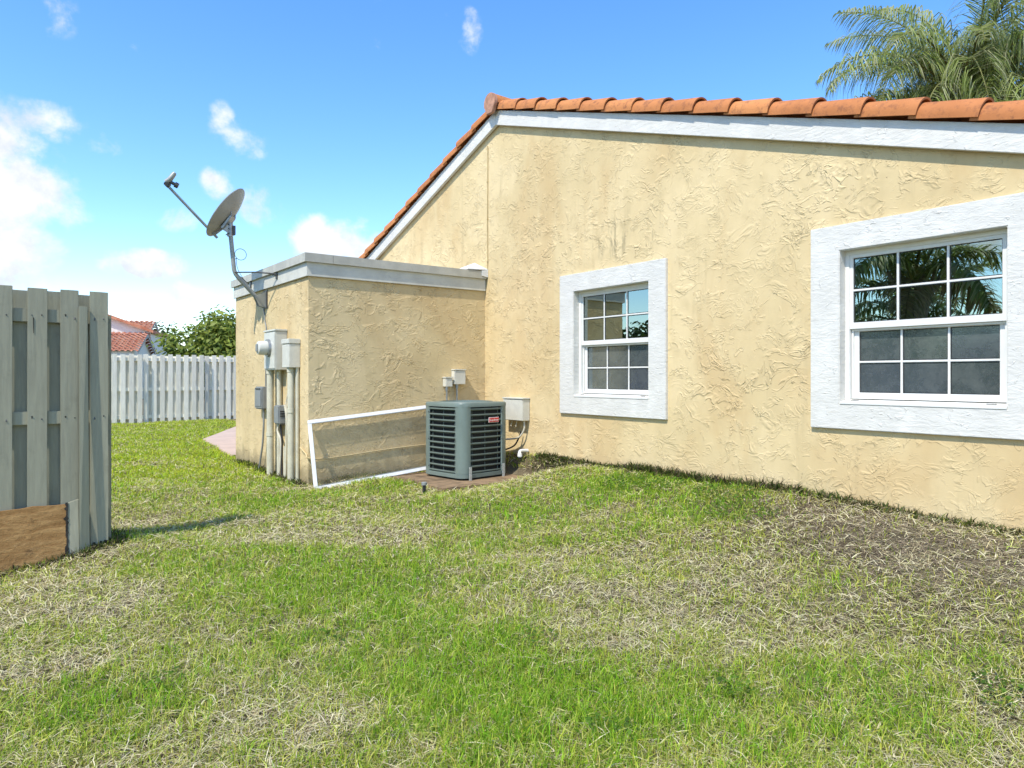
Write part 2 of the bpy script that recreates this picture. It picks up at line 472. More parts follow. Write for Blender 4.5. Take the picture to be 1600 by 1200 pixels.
def ring(mb, ax, y0, y1, z0, z1, wl, wr, wb, wt_, x0, x1):
    """rectangular frame in a YZ plane as one clean ring mesh; y0<y1"""
    o = [(y0, z0), (y1, z0), (y1, z1), (y0, z1)]
    i = [(y0 + wl, z0 + wb), (y1 - wr, z0 + wb), (y1 - wr, z1 - wt_), (y0 + wl, z1 - wt_)]
    b = len(mb.v)
    for x in (x0, x1):
        for (y, z) in o: mb.v.append((x, y, z))
        for (y, z) in i: mb.v.append((x, y, z))
    for k in range(4):
        j = (k + 1) % 4
        mb.f += [(b + k, b + j, b + 4 + j, b + 4 + k), (b + 8 + k, b + 12 + k, b + 12 + j, b + 8 + j),
                 (b + k, b + 8 + k, b + 8 + j, b + j), (b + 4 + k, b + 4 + j, b + 12 + j, b + 12 + k)]
    return mb
def bez(pts, n=14):
    """Catmull-Rom through points"""
    P = [Vector(p) for p in pts]; P = [P[0] * 2 - P[1]] + P + [P[-1] * 2 - P[-2]]; out = []
    for i in range(1, len(P) - 2):
        for k in range(n):
            t = k / n; a, b, c, d = P[i - 1:i + 3]
            out.append(.5 * ((2 * b) + (c - a) * t + (2 * a - 5 * b + 4 * c - d) * t * t + (3 * b - a - 3 * c + d) * t ** 3))
    out.append(P[-2]); return out

# ------------------------------------------------------------------ terrain
def sstep(x, a, b):
    t = np.clip((x - a) / (b - a), 0, 1); return t * t * (3 - 2 * t)
def gh(x, y):
    x = np.asarray(x, float); y = np.asarray(y, float)
    bank = .27 * sstep(x, 2.9, 5.3) * (1 - .28 * sstep(y, 3.2, .8)) * (1 - .9 * sstep(y, 8.2, 11.2))
    mk = sstep(x, 3.3, 3.8) * sstep(x, 5.38, 5.1) * sstep(y, 5.7, 6.4)
    bank = bank * (1 - mk) + np.minimum(bank, .035) * mk
    und = .012 * np.sin(x * 2.3 + 1) * np.cos(y * 1.9) + .008 * np.sin(x * 5.1 + y * 3.7)
    und = und - .10 * sstep(x, .8, -.1) * np.exp(-((y - 5.75) / .9) ** 2)
    far = -.5 * sstep(y, 26, 60)
    return bank + und + far
def ghs(x, y): return float(gh(x, y))

xs = np.concatenate([np.linspace(-700, -12, 14), np.linspace(-10, 16, 131), np.linspace(18, 700, 14)])
ys = np.concatenate([np.linspace(-500, -6, 10), np.linspace(-5, 25, 151), np.linspace(28, 900, 16)])
gx, gy = np.meshgrid(xs, ys)
gz = gh(gx, gy)
nx, ny = len(xs), len(ys)
gv = np.stack([gx, gy, gz], -1).reshape(-1, 3)
gf = [(j * nx + i, j * nx + i + 1, (j + 1) * nx + i + 1, (j + 1) * nx + i) for j in range(ny - 1) for i in range(nx - 1)]
gm = bpy.data.meshes.new('ground'); gm.from_pydata(gv.tolist(), [], gf)
for p in gm.polygons: p.use_smooth = True
gm.materials.append(M['soil'])
ground = bpy.data.objects.new('ground', gm); COL.objects.link(ground); ground['kind'] = 'structure'

# patio slab beyond the annex
pb = MB().prism([(3.02, 11.35, -.1), (3.35, 14.6, -.1), (5.2, 18.6, -.1), (9, 18.6, -.1), (9, 11.35, -.1)], (0, 0, .14))
patio = pb.build('patio', M['patio'], None, .01); patio['kind'] = 'structure'

# ------------------------------------------------------------------ house
WX = 5.4                    # plane of the gable wall
YR, ZR = 7.58, 4.56         # ridge position and wall height there
SR, SL = .316, .358         # roof slopes to either side
Y0, Y1 = .25, 14.6
def wtop(y): return ZR - (SR * (YR - y) if y < YR else SL * (y - YR))
house = thing('house', (WX, YR, 0), 'yellow stucco house with gable wall, white framed windows and terracotta roof edge', 'house')
WIN = [(4.945, 6.089, 1.012, 2.218), (1.805, 2.95, 1.028, 2.239)]
segs = [(Y0, 1.805, None), (1.805, 2.95, WIN[1]), (2.95, 4.945, None), (4.945, 6.089, WIN[0]), (6.089, YR, None), (YR, Y1, None)]
wb = MB()
for a, b, w in segs:
    if w is None:
        wb.prism([(WX, a, -.4), (WX, b, -.4), (WX, b, wtop(b)), (WX, a, wtop(a))], (.2, 0, 0))
    else:
        wb.prism([(WX, a, -.4), (WX, b, -.4), (WX, b, w[2]), (WX, a, w[2])], (.2, 0, 0))
        wb.prism([(WX, a, w[3]), (WX, b, w[3]), (WX, b, wtop(b)), (WX, a, wtop(a))], (.2, 0, 0))
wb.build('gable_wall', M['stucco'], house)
XE = 13.2
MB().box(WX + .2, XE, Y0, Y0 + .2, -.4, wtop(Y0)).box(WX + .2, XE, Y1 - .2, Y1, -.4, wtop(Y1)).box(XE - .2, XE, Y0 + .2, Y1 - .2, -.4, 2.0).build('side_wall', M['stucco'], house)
# roof deck (two slabs)
def slope_pt(x, y, dz): return (x, y, wtop(y) + dz)
MB().prism([slope_pt(5.375, YR, .10), slope_pt(5.375, Y0 - .5, .10), slope_pt(5.375, Y0 - .5, .16), slope_pt(5.375, YR, .16)], (XE - 5.0, 0, 0)) \
    .prism([slope_pt(5.375, YR, .10), slope_pt(5.375, Y1 + .5, .10), slope_pt(5.375, Y1 + .5, .16), slope_pt(5.375, YR, .16)], (XE - 5.0, 0, 0)).build('roof_deck', M['deck'], house)
# rake boards: outer face at x = 5.27
for side, (ya, yb) in enumerate(((YR, Y0 - .5), (YR, Y1 + .5))):
    h0, h1 = -.025, .165
    rb = MB().prism([slope_pt(5.338, ya, h0), slope_pt(5.338, yb, h0), slope_pt(5.338, yb, h1), slope_pt(5.338, ya, h1)], (.04, 0, 0))
    rb.build('rake_board', M['trim'], house, .003)
    MB().prism([slope_pt(5.378, ya, h0 + .02), slope_pt(5.378, yb, h0 + .02), slope_pt(5.378, yb, .10), slope_pt(5.378, ya, .10)], (.02, 0, 0)).build('rake_blocking', M['soffit'], house)

# barrel tiles along the rakes: local +X runs down the slope
def barrel(name, L, r0, r1, a0, a1, th=.014, n=14):
    m = MB(); rows = []
    for (x, r) in ((0, r0), (L, r1)):
        for rr in (r, r - th):
            row = []
            for i in range(n + 1):
                ad_ = a0 + (a1 - a0) * i / n; an = R(max(-90, min(90, ad_)))
                row.append(len(m.v)); m.v.append((x, -math.sin(an) * rr, math.cos(an) * rr - max(0, abs(ad_) - 90) / 40 * .175))
            rows.append(row)
    o0, i0, o1, i1 = rows
    for i in range(n):
        m.f += [(o0[i], o0[i + 1], o1[i + 1], o1[i]), (i0[i], i1[i], i1[i + 1], i0[i + 1]),
                (o0[i], i0[i], i0[i + 1], o0[i + 1]), (o1[i], o1[i + 1], i1[i + 1], i1[i])]
    m.f += [(o0[0], o1[0], i1[0], i0[0]), (o0[n], i0[n], i1[n], o1[n])]
    o = m.build(name, M['tile'], None, 0, True)
    return o
rk = barrel('roof_tile', .47, .100, .122, -126, 96, n=22)
rk_mesh = rk.data
rk2 = barrel('roof_tile', .47, .100, .122, -96, 126, n=22); rk2_mesh = rk2.data
for o in (rk, rk2): bpy.data.objects.remove(o)
def put_tile(mesh, x, y, z, direction, lift=.022):
    o = bpy.data.objects.new('roof_tile', mesh); COL.objects.link(o); o.parent = house
    d = Vector(direction).normalized()
    zax = Vector((0, 0, 1)); zax = (zax - d * zax.dot(d)).normalized(); yax = zax.cross(d)
    mt = Matrix((d, yax, zax)).transposed().to_euler()
    o.rotation_euler = (mt.x + random.uniform(-.03, .03), mt.y + random.uniform(-.012, .012) , mt.z + random.uniform(-.014, .014))
    o.location = Vector((x, y, z)) - house.location
    nl = bpy.data.objects.new('nail', NAIL[0 if mesh == rk_mesh else 1]); COL.objects.link(nl); nl.parent = o
    return o
NAIL = []
for sg in (1, -1):
    nn_ = MB().tube([(.30 + random.uniform(-.02, .02), sg * .1, .035), (.305, sg * .1195, .042)], .0065, 6).build('nail', M['darksteel']); NAIL.append(nn_.data); bpy.data.objects.remove(nn_)
EXP = .395
dR = Vector((0, -1, -SR)).normalized(); dL = Vector((0, 1, -SL)).normalized()
TX = 5.398
# the barrel's outer side must face -X; for dR local +Y = z x d
i = 0; y = YR - .05
while y > Y0 - .5:
    up = .198
    put_tile(rk_mesh, TX, y, wtop(y) + up, (0, -1, -SR + .045)); y -= EXP; i += 1
y = YR + .05
while y < Y1 + .5:
    put_tile(rk2_mesh, TX, y, wtop(y) + .198, (0, 1, -SL + .045)); y += .375
# ridge tiles with a mortared end
rg = barrel('roof_tile', .46, .125, .105, -95, 95); rg_mesh = rg.data; bpy.data.objects.remove(rg)
for k in range(20):
    o = bpy.data.objects.new('ridge_tile', rg_mesh); COL.objects.link(o); o.parent = house
    o.location = Vector((5.25 + k * .39, YR, ZR + .24)) - house.location
    o.rotation_euler = (random.uniform(-.03, .03), -.03, 0)
end = [(5.235, YR + math.sin(R(a)) * .128, ZR + .24 + math.cos(R(a)) * .130) for a in range(-105, 106, 15)] + [(5.235, YR + .06, ZR + .10), (5.235, YR - .06, ZR + .10)]
MB().prism(end, (.05, 0, 0)).build('ridge_end_mortar', M['mortar'], house, .006)
# field tiles behind the rake, one joined part on each slope
def field(name, sgn):
    m = MB()
    s = SR if sgn < 0 else SL
    lim = (YR - Y0 + .5) if sgn < 0 else (Y1 + .5 - YR)
    nseg = 6; x = TX + .26
    while x < XE + .2:
        t = .1
        while t < lim:
            ya, yb = YR + sgn * t, YR + sgn * min(t + .41, lim + .05)
            za, zb = ZR - s * t + .17, ZR - s * min(t + .41, lim + .05) + .192
            b = len(m.v)
            for (yy, zz, r) in ((ya, za, .095), (yb, zb, .11)):
                for i in range(nseg + 1):
                    an = math.pi * i / nseg; m.v.append((x - math.cos(an) * r, yy, zz + math.sin(an) * r * .8))
            for i in range(nseg): m.f.append((b + i, b + i + 1, b + nseg + 2 + i, b + nseg + 1 + i))
            t += .395
        x += .26
    o = m.build(name, M['tile'], house); o['kind'] = 'stuff'
field('field_tiles', -1); field('field_tiles', 1)

# windows
def make_window(y0, y1, z0, z1, label):
    D = .055
    root = ring(MB(), 0, y0 + .002, y1 - .002, z0 + .002, z1 - .002, .035, .035, .035, .035, WX + .055, WX + .125).build('window', M['vinyl'], house, .003)
    root['label'] = label
    ring(MB(), 0, y0 - .23, y1 + .24, z0 - .19, z1 + .198, .234, .244, .194, .202, WX - .032, WX + .10).build('trim', M['trim'], root, .005)
    MB().quadbox([(WX - .036, y0 + .005, z0 + .005), (WX + .07, y0 + .005, z0 + .005), (WX + .07, y1 - .005, z0 + .005), (WX - .036, y1 - .005, z0 + .005),
                  (WX - .036, y0 + .005, z0 + .022), (WX + .07, y0 + .005, z0 + .04), (WX + .07, y1 - .005, z0 + .04), (WX - .036, y1 - .005, z0 + .022)]).build('sill', M['vinyl'], root, .002)
    a, b = y0 + .037, y1 - .037
    zc, zt, zm = z0 + .045, z1 - .037, z0 + .045 + (z1 - z0 - .082) * .485
    # upper sash
    ring(MB(), 0, a, b, zm, zt, .026, .026, .05, .026, WX + .062, WX + .098).build('sash', M['vinyl'], root, .002)
    # lower sash, set further in
    ring(MB(), 0, a + .004, b - .004, zc, zm + .03, .05, .05, .05, .05, WX + .10, WX + .135).build('sash', M['vinyl'], root, .002)
    def lights(ya, yb, za, zb, x, gm):
        cw = .016
        w = (yb - ya - 2 * cw) / 3; h = (zb - za - cw) / 2
        me = None
        for r in range(2):
            for c in range(3):
                yy = ya + c * (w + cw); zz = za + r * (h + cw)
                MB().box(x + .012, x + .016, yy - .006, yy + w + .006, zz - .006, zz + h + .006).build('pane', gm, root)
        gk = MB()
        for r in range(2):
            for c in range(3):
                yy = ya + c * (w + cw); zz = za + r * (h + cw)
                ring(gk, 0, yy - .004, yy + w + .004, zz - .004, zz + h + .004, .010, .010, .010, .010, x + .008, x + .0115)
        gk.build('gasket', M['blackcable'], root)
        for c in (1, 2):
            yy = ya + c * (w + cw) - cw
            MB().box(x, x + .022, yy, yy + cw, za - .003, zb + .003).build('muntin', M['vinyl'], root, .003)
        zz = za + h
        MB().box(x + .002, x + .020, ya - .003, yb + .003, zz, zz + cw).build('muntin', M['vinyl'], root, .003)
    lights(a + .026, b - .026, zm + .05, zt - .026, WX + .068, M['glass'])
    lights(a + .054, b - .054, zc + .05, zm - .02, WX + .106, M['obscured'])
    ring(MB(), 0, a + .004, b - .004, zc + .002, zm - .002, .014, .014, .014, .014, WX + .084, WX + .095).build('screen_frame', M['vinyl'], root)
    for yy in (a + .04, b - .10):
        MB().box(WX + .0, WX + .012, yy, yy + .06, z0 + .0335, z0 + .0375).build('weep_slot', M['blackcable'], root)
    # the room behind: dark box open to the window, and a blind
    m = MB(); x0, x1 = WX + .2, WX + 2.4
    m.box(x1, x1 + .05, y0 - .8, y1 + .8, .3, 2.6).box(x0 + .001, x1, y0 - .85, y0 - .8, .3, 2.6).box(x0 + .001, x1, y1 + .8, y1 + .85, .3, 2.6).box(x0 + .001, x1, y0 - .8, y1 + .8, .25, .3)
    m.box(x0 + .001, x1, y0 - .8, y1 + .8, 2.25, 2.3)
    m.build('room', M['rafters'], root)
    MB().box(WX + .17, WX + .18, y0 - .02, y1 + .02, zc - .05, zm + .02).build('blind', M['curtain'], root)
make_window(*WIN[0], 'window nearer the air conditioner')
make_window(*WIN[1], 'window with palm fronds reflected in its upper panes')

# ---- annex (flat-roofed utility room, part of the house)
AX, AY, AY1 = 2.955, 7.913, 10.86
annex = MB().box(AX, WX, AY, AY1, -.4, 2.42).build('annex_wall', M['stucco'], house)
annex['label'] = 'flat roofed stucco utility room in the corner'
ab = MB()
ab.prism([(AX - .03, AY - .03, 2.395), (WX - .012, AY - .03, 2.395), (WX - .012, AY - .012, 2.395), (AX - .012, AY - .012, 2.395), (AX - .012, AY1 + .01, 2.395), (AX - .03, AY1 + .01, 2.395)], (0, 0, .19))
ab.build('fascia', M['annexfascia'], annex, .003)
# metal coping in lengths, with joints
def cop(a, b, axis):
    m = MB()
    if axis == 'x': m.box(a, b, AY - .062, AY - .034, 2.555, 2.655).box(a, b, AY - .034, AY + .12, 2.633, 2.655)
    else: m.box(AX - .062, AX - .034, a, b, 2.555, 2.655).box(AX - .034, AX + .12, a, b, 2.633, 2.655)
    m.build('coping', M['coping'], annex)
cop(AX - .062, AX + .27, 'x'); cop(AX + .274, WX - .02, 'x')
cop(AY + .121, AY + 1.3, 'y'); cop(AY + 1.304, AY1 + .05, 'y')
cop(AY - .034, AY + .121, 'y') if False else None
MB().box(AX - .062, AX - .034, AY - .034, AY + .119, 2.555, 2.6325).build('coping', M['coping'], annex)
MB().box(AX - .012, WX - .002, AY - .012, AY1, 2.42, 2.60).build('flat_roof', M['coping'], annex)
MB().prism([(WX - .32, AY - .07, 2.660), (WX - .004, AY - .07, 2.672), (WX - .004, AY + .25, 2.80), (WX - .32, AY + .25, 2.672)], (0, 0, .012)).build('flashing', M['fascia'], annex)
MB().prism([(WX - .10, AY - .075, 2.59), (WX - .003, AY - .075, 2.575), (WX - .003, AY - .075, 2.672), (WX - .10, AY - .075, 2.66)], (0, .008, 0)).build('flashing', M['fascia'], annex)

# thin cable pinned up the gable above the annex
gc = MB().tube([(WX - .010, 7.845, 2.70), (WX - .012, 7.846, 3.3), (WX - .010, 7.842, 3.9), (WX - .012, 7.838, 4.30), (WX - .02, 7.832, 4.335)], .007, 6)
for z in (2.78, 3.35, 3.85, 4.29): gc.box(WX - .02, WX - .001, 7.834, 7.858, z, z + .012)
tag(gc.build('wall_cable', M['wallcable']), 'thin cable pinned straight up the gable above the flat roof', 'cable')

# ------------------------------------------------------------------ things on the annex's long face (x = AX)
# electric meter
mt = thing('electric_meter', (AX, 8.84, 1.32), 'pale grey electric meter box with round meter on the annex wall', 'meter')
MB().box(2.812, AX - .001, 8.623, 9.052, 1.328, 1.80).build('enclosure', M['greybox'], mt, .006)
MB().box(2.800, AX - .001, 8.612, 9.063, 1.803, 1.825).build('hood', M['greybox'], mt, .004)
MB().box(2.803, 2.811, 8.635, 9.040, 1.345, 1.79).build('front_cover', M['greybox'], mt, .003)
MB().tube([(2.803, 8.86, 1.60), (2.775, 8.86, 1.60)], [.112, .108], 28).build('meter_ring', M['galv'], mt, 0, True)
MB().tube([(2.776, 8.86, 1.60), (2.69, 8.86, 1.60), (2.672, 8.86, 1.60), (2.662, 8.86, 1.60)], [.088, .085, .077, .055], 28).build('meter_glass', M['greybox'], mt, 0, True)
MB().box(2.652, 2.664, 8.825, 8.895, 1.555, 1.645).build('meter_face', M['plasticgrey'], mt, .003)
mc = MB().tube([(2.868, 9.0, 1.332), (2.868, 9.0, -.05)], .044, 16)
for z in (1.28, .5): mc.tube([(2.868, 9.0, z), (2.868, 9.0, z + .05)], .050, 16)
mc.build('conduit', M['pipe'], mt, 0, True)
MB().tube([(2.915, 8.80, 1.33), (2.915, 8.80, -.03)], .03, 12).build('conduit', M['pipe'], mt, 0, True)
# service disconnect
sd = thing('disconnect_box', (AX, 8.29, 1.35), 'beige lidded switch box beside the electric meter near the annex corner', 'box')
MB().box(2.824, AX - .001, 8.172, 8.425, 1.352, 1.63).build('enclosure', M['beigebox'], sd, .006)
MB().box(2.815, AX - .001, 8.163, 8.434, 1.632, 1.69).build('lid', M['beigebox'], sd, .006)
MB().tube([(2.88, 8.46, 1.40), (2.88, 8.437, 1.40), (2.88, 8.425, 1.40)], [.012, .022, .022], 12).build('knob', M['pvc'], sd, 0, True)
pc = MB().tube([(2.886, 8.295, 1.355), (2.886, 8.295, -.05)], .041, 16)
for z in (1.30, .82): pc.tube([(2.886, 8.295, z), (2.886, 8.295, z + .05)], .047, 16)
pc.build('conduit', M['pipe'], sd, 0, True)
MB().tube([(2.93, 8.205, 1.36), (2.932, 8.207, .7), (2.93, 8.20, -.03)], .022, 10).build('conduit', M['pipe'], sd, 0, True)
MB().tube(bez([(2.93, 8.40, 1.36), (2.92, 8.43, 1.15), (2.91, 8.52, .95), (2.905, 8.50, .80), (2.91, 8.46, .5)]), .008, 6).build('wire', M['whitecable'], sd)
# grey telephone / cable boxes
nb = thing('cable_box', (AX, 9.45, .80), 'dark grey plastic cable box on the annex wall left of the meter conduit', 'box')
MB().box(2.855, AX - .001, 9.30, 9.62, .82, 1.115).build('cover', M['plasticgrey'], nb, .016)
MB().box(2.848, 2.857, 9.335, 9.585, .855, 1.07).build('cover_panel', M['plasticgrey'], nb, .004)
MB().box(2.845, 2.86, 9.36, 9.56, 1.078, 1.095).build('latch', M['darksteel'], nb, .003)
MB().tube(bez([(2.90, 9.37, .82), (2.90, 9.37, .6), (2.90, 9.42, .35), (2.89, 9.50, .1), (2.88, 9.53, -.03)]), .013, 8).build('cable', M['plasticgrey'], nb)
sb_ = thing('telephone_box', (AX, 8.73, .63), 'small grey ribbed telephone box hung between the two conduits', 'box')
MB().box(2.84, AX - .001, 8.60, 8.79, .665, .895).build('cover', M['plasticgrey'], sb_, .014)
for k in range(3): MB().box(2.858, 2.925, 8.594, 8.599, .76 + k * .028, .772 + k * .028).build('vent_slot', M['blackcable'], sb_)
MB().tube(bez([(2.90, 8.70, .67), (2.895, 8.68, .60), (2.90, 8.65, .45), (2.90, 8.66, .2), (2.89, 8.63, -.02)]), .011, 8).build('cable', M['blackcable'], sb_)
MB().tube(bez([(2.90, 8.74, .67), (2.88, 8.76, .58), (2.90, 8.70, .45), (2.90, 8.72, .2), (2.89, 8.75, -.02)]), .013, 8).build('cable', M['whitecable'], sb_)
MB().tube(bez([(2.92, 8.62, .9), (2.92, 8.56, .78), (2.92, 8.55, .6), (2.91, 8.54, .3), (2.90, 8.53, -.02)]), .014, 8).build('cable', M['pipe'], sb_)
MB().tube([(2.905, 8.56, .4), (2.905, 8.56, -.02)], .02, 8).build('conduit', M['pipe'], sb_, 0, True)
# dish down-cable
dcable = MB().tube(bez([(2.945, 9.52, 2.17), (2.945, 9.46, 1.98), (2.944, 9.40, 1.86), (2.944, 9.39, 1.5), (2.943, 9.42, 1.3), (2.944, 9.43, 1.118)]), .008, 6)
tag(dcable.build('drop_cable', M['plasticgrey']), 'thin dark cable running down from the dish foot to the cable box', 'cable')

# ------------------------------------------------------------------ satellite dish
DY = 9.45
dish = thing('satellite_dish', (AX, DY, 2.16), 'oval satellite dish on a bent mast bolted to the annex wall', 'satellite dish')
MB().box(AX - .012, AX - .001, DY - .075, DY + .075, 2.14, 2.38).build('foot_plate', M['darksteel'], dish, .003)
for s in (-1, 1):
    MB().prism([(AX - .012, DY + s * .034, 2.15), (AX - .012, DY + s * .034, 2.37), (AX - .07, DY + s * .034, 2.33), (AX - .16, DY + s * .034, 2.30), (AX - .10, DY + s * .034, 2.17)], (0, s * .005, 0)).build('foot_cheek', M['mast'], dish)
EL = Vector((2.552, DY, 2.575)); FT = Vector((AX - .05, DY, 2.205)); TP = Vector((2.50, DY, 3.13))
path = [FT] + [FT.lerp(EL, .86)]
A, B_ = FT.lerp(EL, .86), EL + (TP - EL) * .12
for k in range(1, 7):
    t = k / 7; path.append(A * (1 - t) ** 2 + EL * 2 * t * (1 - t) + B_ * t * t)
path += [B_, TP]
MB().tube(path, .0275, 16).build('mast', M['mast'], dish, 0, True)
MB().tube([EL + Vector((-.01, 0, .01)), (2.74, 9.16, 2.57), (AX - .075, 8.92, 2.535)], .0095, 8).build('strut', M['darksteel'], dish, 0, True)
MB().box(AX - .045, AX - .031, 8.885, 8.935, 2.47, 2.56).build('strut_foot', M['darksteel'], dish, .002)
MB().tube([(AX - .08, 8.93, 2.53), (AX - .04, 8.915, 2.52)], .014, 8).build('strut_clamp', M['darksteel'], dish)
MB().tube([EL + Vector((.05, .01, -.02)), (AX - .07, 10.0, 2.52)], .0095, 8).build('strut', M['darksteel'], dish, 0, True)
MB().box(AX - .045, AX - .031, 9.98, 10.03, 2.46, 2.56).build('strut_foot', M['darksteel'], dish, .002)
# reflector: axis n; F/Rt are the viewing axes only used here to give it its bearing
S_, C_ = math.sin(YAW), math.cos(YAW)
nh = Vector((-C_ * .995 - S_ * .06, S_ * .995 - C_ * .06, 0)).normalized()
elv = R(36)
nrm = (nh * math.cos(elv) + Vector((0, 0, math.sin(elv)))).normalized()
upv = (Vector((0, 0, 1)) - nrm * nrm.z).normalized(); sdv = upv.cross(nrm)
PC = Vector((2.452, DY + .02, 3.345))
ra, rb_ = .275, .365
m = MB(); rings_ = []; NR, NS = 7, 40
for lay in (0, 1):
    for j in range(NR + 1):
        q = j / NR; row = []
        for k in range(NS):
            an = 2 * math.pi * k / NS
            dpt = .085 * (q * q - 1) - lay * .006 - (.004 if lay and j == NR else 0)
            p = PC + sdv * math.cos(an) * ra * max(q, .001) + upv * math.sin(an) * rb_ * max(q, .001) + nrm * dpt
            row.append(len(m.v)); m.v.append(tuple(p))
        rings_.append(row)
for lay in (0, 1):
    for j in range(NR):
        a, b = rings_[lay * (NR + 1) + j], rings_[lay * (NR + 1) + j + 1]
        for k in range(NS):
            kk = (k + 1) % NS; m.f.append((a[k], a[kk], b[kk], b[k]))
a, b = rings_[NR], rings_[2 * NR + 1]
for k in range(NS):
    kk = (k + 1) % NS; m.f.append((a[k], a[kk], b[kk], b[k]))
m.build('reflector', M['dish'], dish, 0, True)
rimp = [PC + sdv * math.cos(2 * math.pi * k / 48) * ra + upv * math.sin(2 * math.pi * k / 48) * rb_ for k in range(49)]
MB().tube(rimp, .008, 6).build('rim', M['mast'], dish, 0, True)
BK = PC - nrm * .10 - upv * .10           # back bracket
MB().obox(BK - sdv * .08 - upv * .09 - nrm * .02, sdv, upv, nrm, .16, .2, .03).build('back_bracket', M['galv'], dish, .004)
for s in (-1, 1):
    MB().tube([BK + sdv * .07 * s + upv * .11 - nrm * .01, BK + sdv * .09 * s + upv * .16 + nrm * .035], .008, 6).build('bracket_ear', M['galv'], dish)
    MB().prism([BK + sdv * .045 * s + upv * .06 - nrm * .02, BK + sdv * .045 * s - upv * .1 - nrm * .02, Vector((2.50, DY + .01, 3.07)) + sdv * .045 * s, Vector((2.50, DY, 3.19)) + sdv * .045 * s], sdv * (.006 * s)).build('bracket_cheek', M['galv'], dish)
MB().tube([(2.50, DY, 3.04), (2.499, DY, 3.21)], .036, 14).build('mast_clamp', M['galv'], dish, 0, True)
MB().obox((2.525, DY - .035, 3.06), (1, 0, 0), (0, 1, 0), (0, 0, 1), .035, .07, .12).build('clamp_block', M['darksteel'], dish, .004)
for z in (3.07, 3.13, 3.18):
    MB().tube([(2.47, DY - .075, z), (2.47, DY + .075, z)], .007, 6).build('bolt', M['darksteel'], dish)
ARM0 = PC - upv * .315 - nrm * .045
ARM1 = Vector((1.80, DY + .10, 3.585))
MB().tube([ARM0 + (ARM0 - ARM1).normalized() * .06, ARM1], .0165, 8).build('feed_arm', M['mast'], dish, 0, True)
MB().tube([BK - upv * .05, ARM0 + Vector((.0, 0, -.01))], .014, 8).build('arm_brace', M['galv'], dish, 0, True)
ad = (ARM1 - ARM0).normalized()
MB().obox(ARM1 - sdv * .03 - upv * .02, sdv, upv, ad, .06, .06, .06).build('feed_clamp', M['darksteel'], dish, .006)
FH = ARM1 + ad * .04 + upv * .05
look = (PC - FH).normalized()
MB().tube([FH - look * .03, FH + look * .07, FH + look * .075, FH + look * .115, FH + look * .12], [.02, .02, .034, .034, .026], 16).build('feed_horn', M['darksteel'], dish, 0, True)
MB().tube([FH - look * .02 - upv * .03, FH - look * .0 + upv * .03, FH + upv * .11, FH + upv * .13], [.028, .032, .028, .018], 14).build('amplifier', M['mast'], dish, 0, True)
lp = [Vector((2.53, DY, 2.79))] + [Vector((2.645 + .075 * math.cos(R(a)), DY - .02, 2.86 + .075 * math.sin(R(a)))) for a in range(230, -130, -20)]
lp = [(2.53, DY, 2.775), (2.56, DY - .01, 2.755)] + [(2.625 + .072 * math.cos(R(a)), DY - .02, 2.82 + .072 * math.sin(R(a))) for a in range(225, 225 + 361, 24)] + [(2.58, DY, 2.70), (2.60, DY, 2.62), (2.66, DY, 2.52), (2.72, DY, 2.45)]
MB().tube(bez(lp, 4), .0042, 6).build('cable_loop', M['plasticgrey'], dish)

# ------------------------------------------------------------------ things on the annex's short face (y = AY)
def wallbox_small(x0, x1, z0, z1, label):
    t = thing('outlet_box', ((x0 + x1) / 2, AY, z0), label, 'box', None)
    MB().box(x0, x1, AY - .085, AY - .001, z0, z1).build('enclosure', M['beigebox'], t, .006)
    MB().box(x0 - .006, x1 + .006, AY - .094, AY - .001, z1 + .002, z1 + .018).build('lid', M['beigebox'], t, .004)
    xm = (x0 * .65 + x1 * .35)
    MB().tube([(xm, AY - .045, z0 + .003), (xm, AY - .045, z0 - .05)], .022, 10).build('fitting', M['galv'], t, 0, True)
    MB().tube([(xm, AY - .045, z0 - .04), (xm, AY - .045, .15)], .013, 8).build('conduit', M['galv'], t, 0, True)
    return t
wallbox_small(4.735, 4.835, 1.115, 1.225, 'smaller of two beige outlet boxes on the annex wall above the air conditioner')
t = wallbox_small(4.865, 5.035, 1.145, 1.325, 'larger of two beige outlet boxes on the annex wall above the air conditioner')
MB().box(5.037, 5.05, AY - .06, AY - .02, 1.235, 1.265).build('switch_lever', M['darksteel'], t, .002)
cw = MB().tube(bez([(2.935, 8.12, .42), (2.938, 7.95, .36), (2.96, 7.897, .312), (3.2, 7.899, .30), (3.6, 7.898, .33), (4.0, 7.899, .36), (4.4, 7.898, .38), (5.3, 7.899, .42)], 6), .011, 6)
tag(cw.build('wall_cable', M['wallcable']), 'painted cable running low along the annex wall behind the loose screen', 'cable')

# loose white framed screen leaning on the annex
e1 = Vector((1, -.0, .088)).normalized()
P0 = Vector((2.90, 7.60, -.02)); e2 = Vector((.030, .285, .76)).normalized(); e3 = e1.cross(e2).normalized()
LW, LH, BW = 1.98, .815, .043
ls = thing('loose_screen', P0, 'large white framed screen panel leaning against the annex wall behind the air conditioner', 'screen')
def bar(o, dx, dy, dz): return MB().obox(o, e1, e2, e3, dx, dy, dz)
bar(P0, LW, BW, .022).build('frame_rail', M['screenframe'], ls, .003)
bar(P0 + e2 * (LH - BW), LW, BW, .022).build('frame_rail', M['screenframe'], ls, .003)
bar(P0 + e2 * (BW + .001), BW, LH - 2 * BW - .002, .022).build('frame_stile', M['screenframe'], ls, .003)
bar(P0 + e2 * (BW + .001) + e1 * (LW - BW), BW, LH - 2 * BW - .002, .022).build('frame_stile', M['screenframe'], ls, .003)
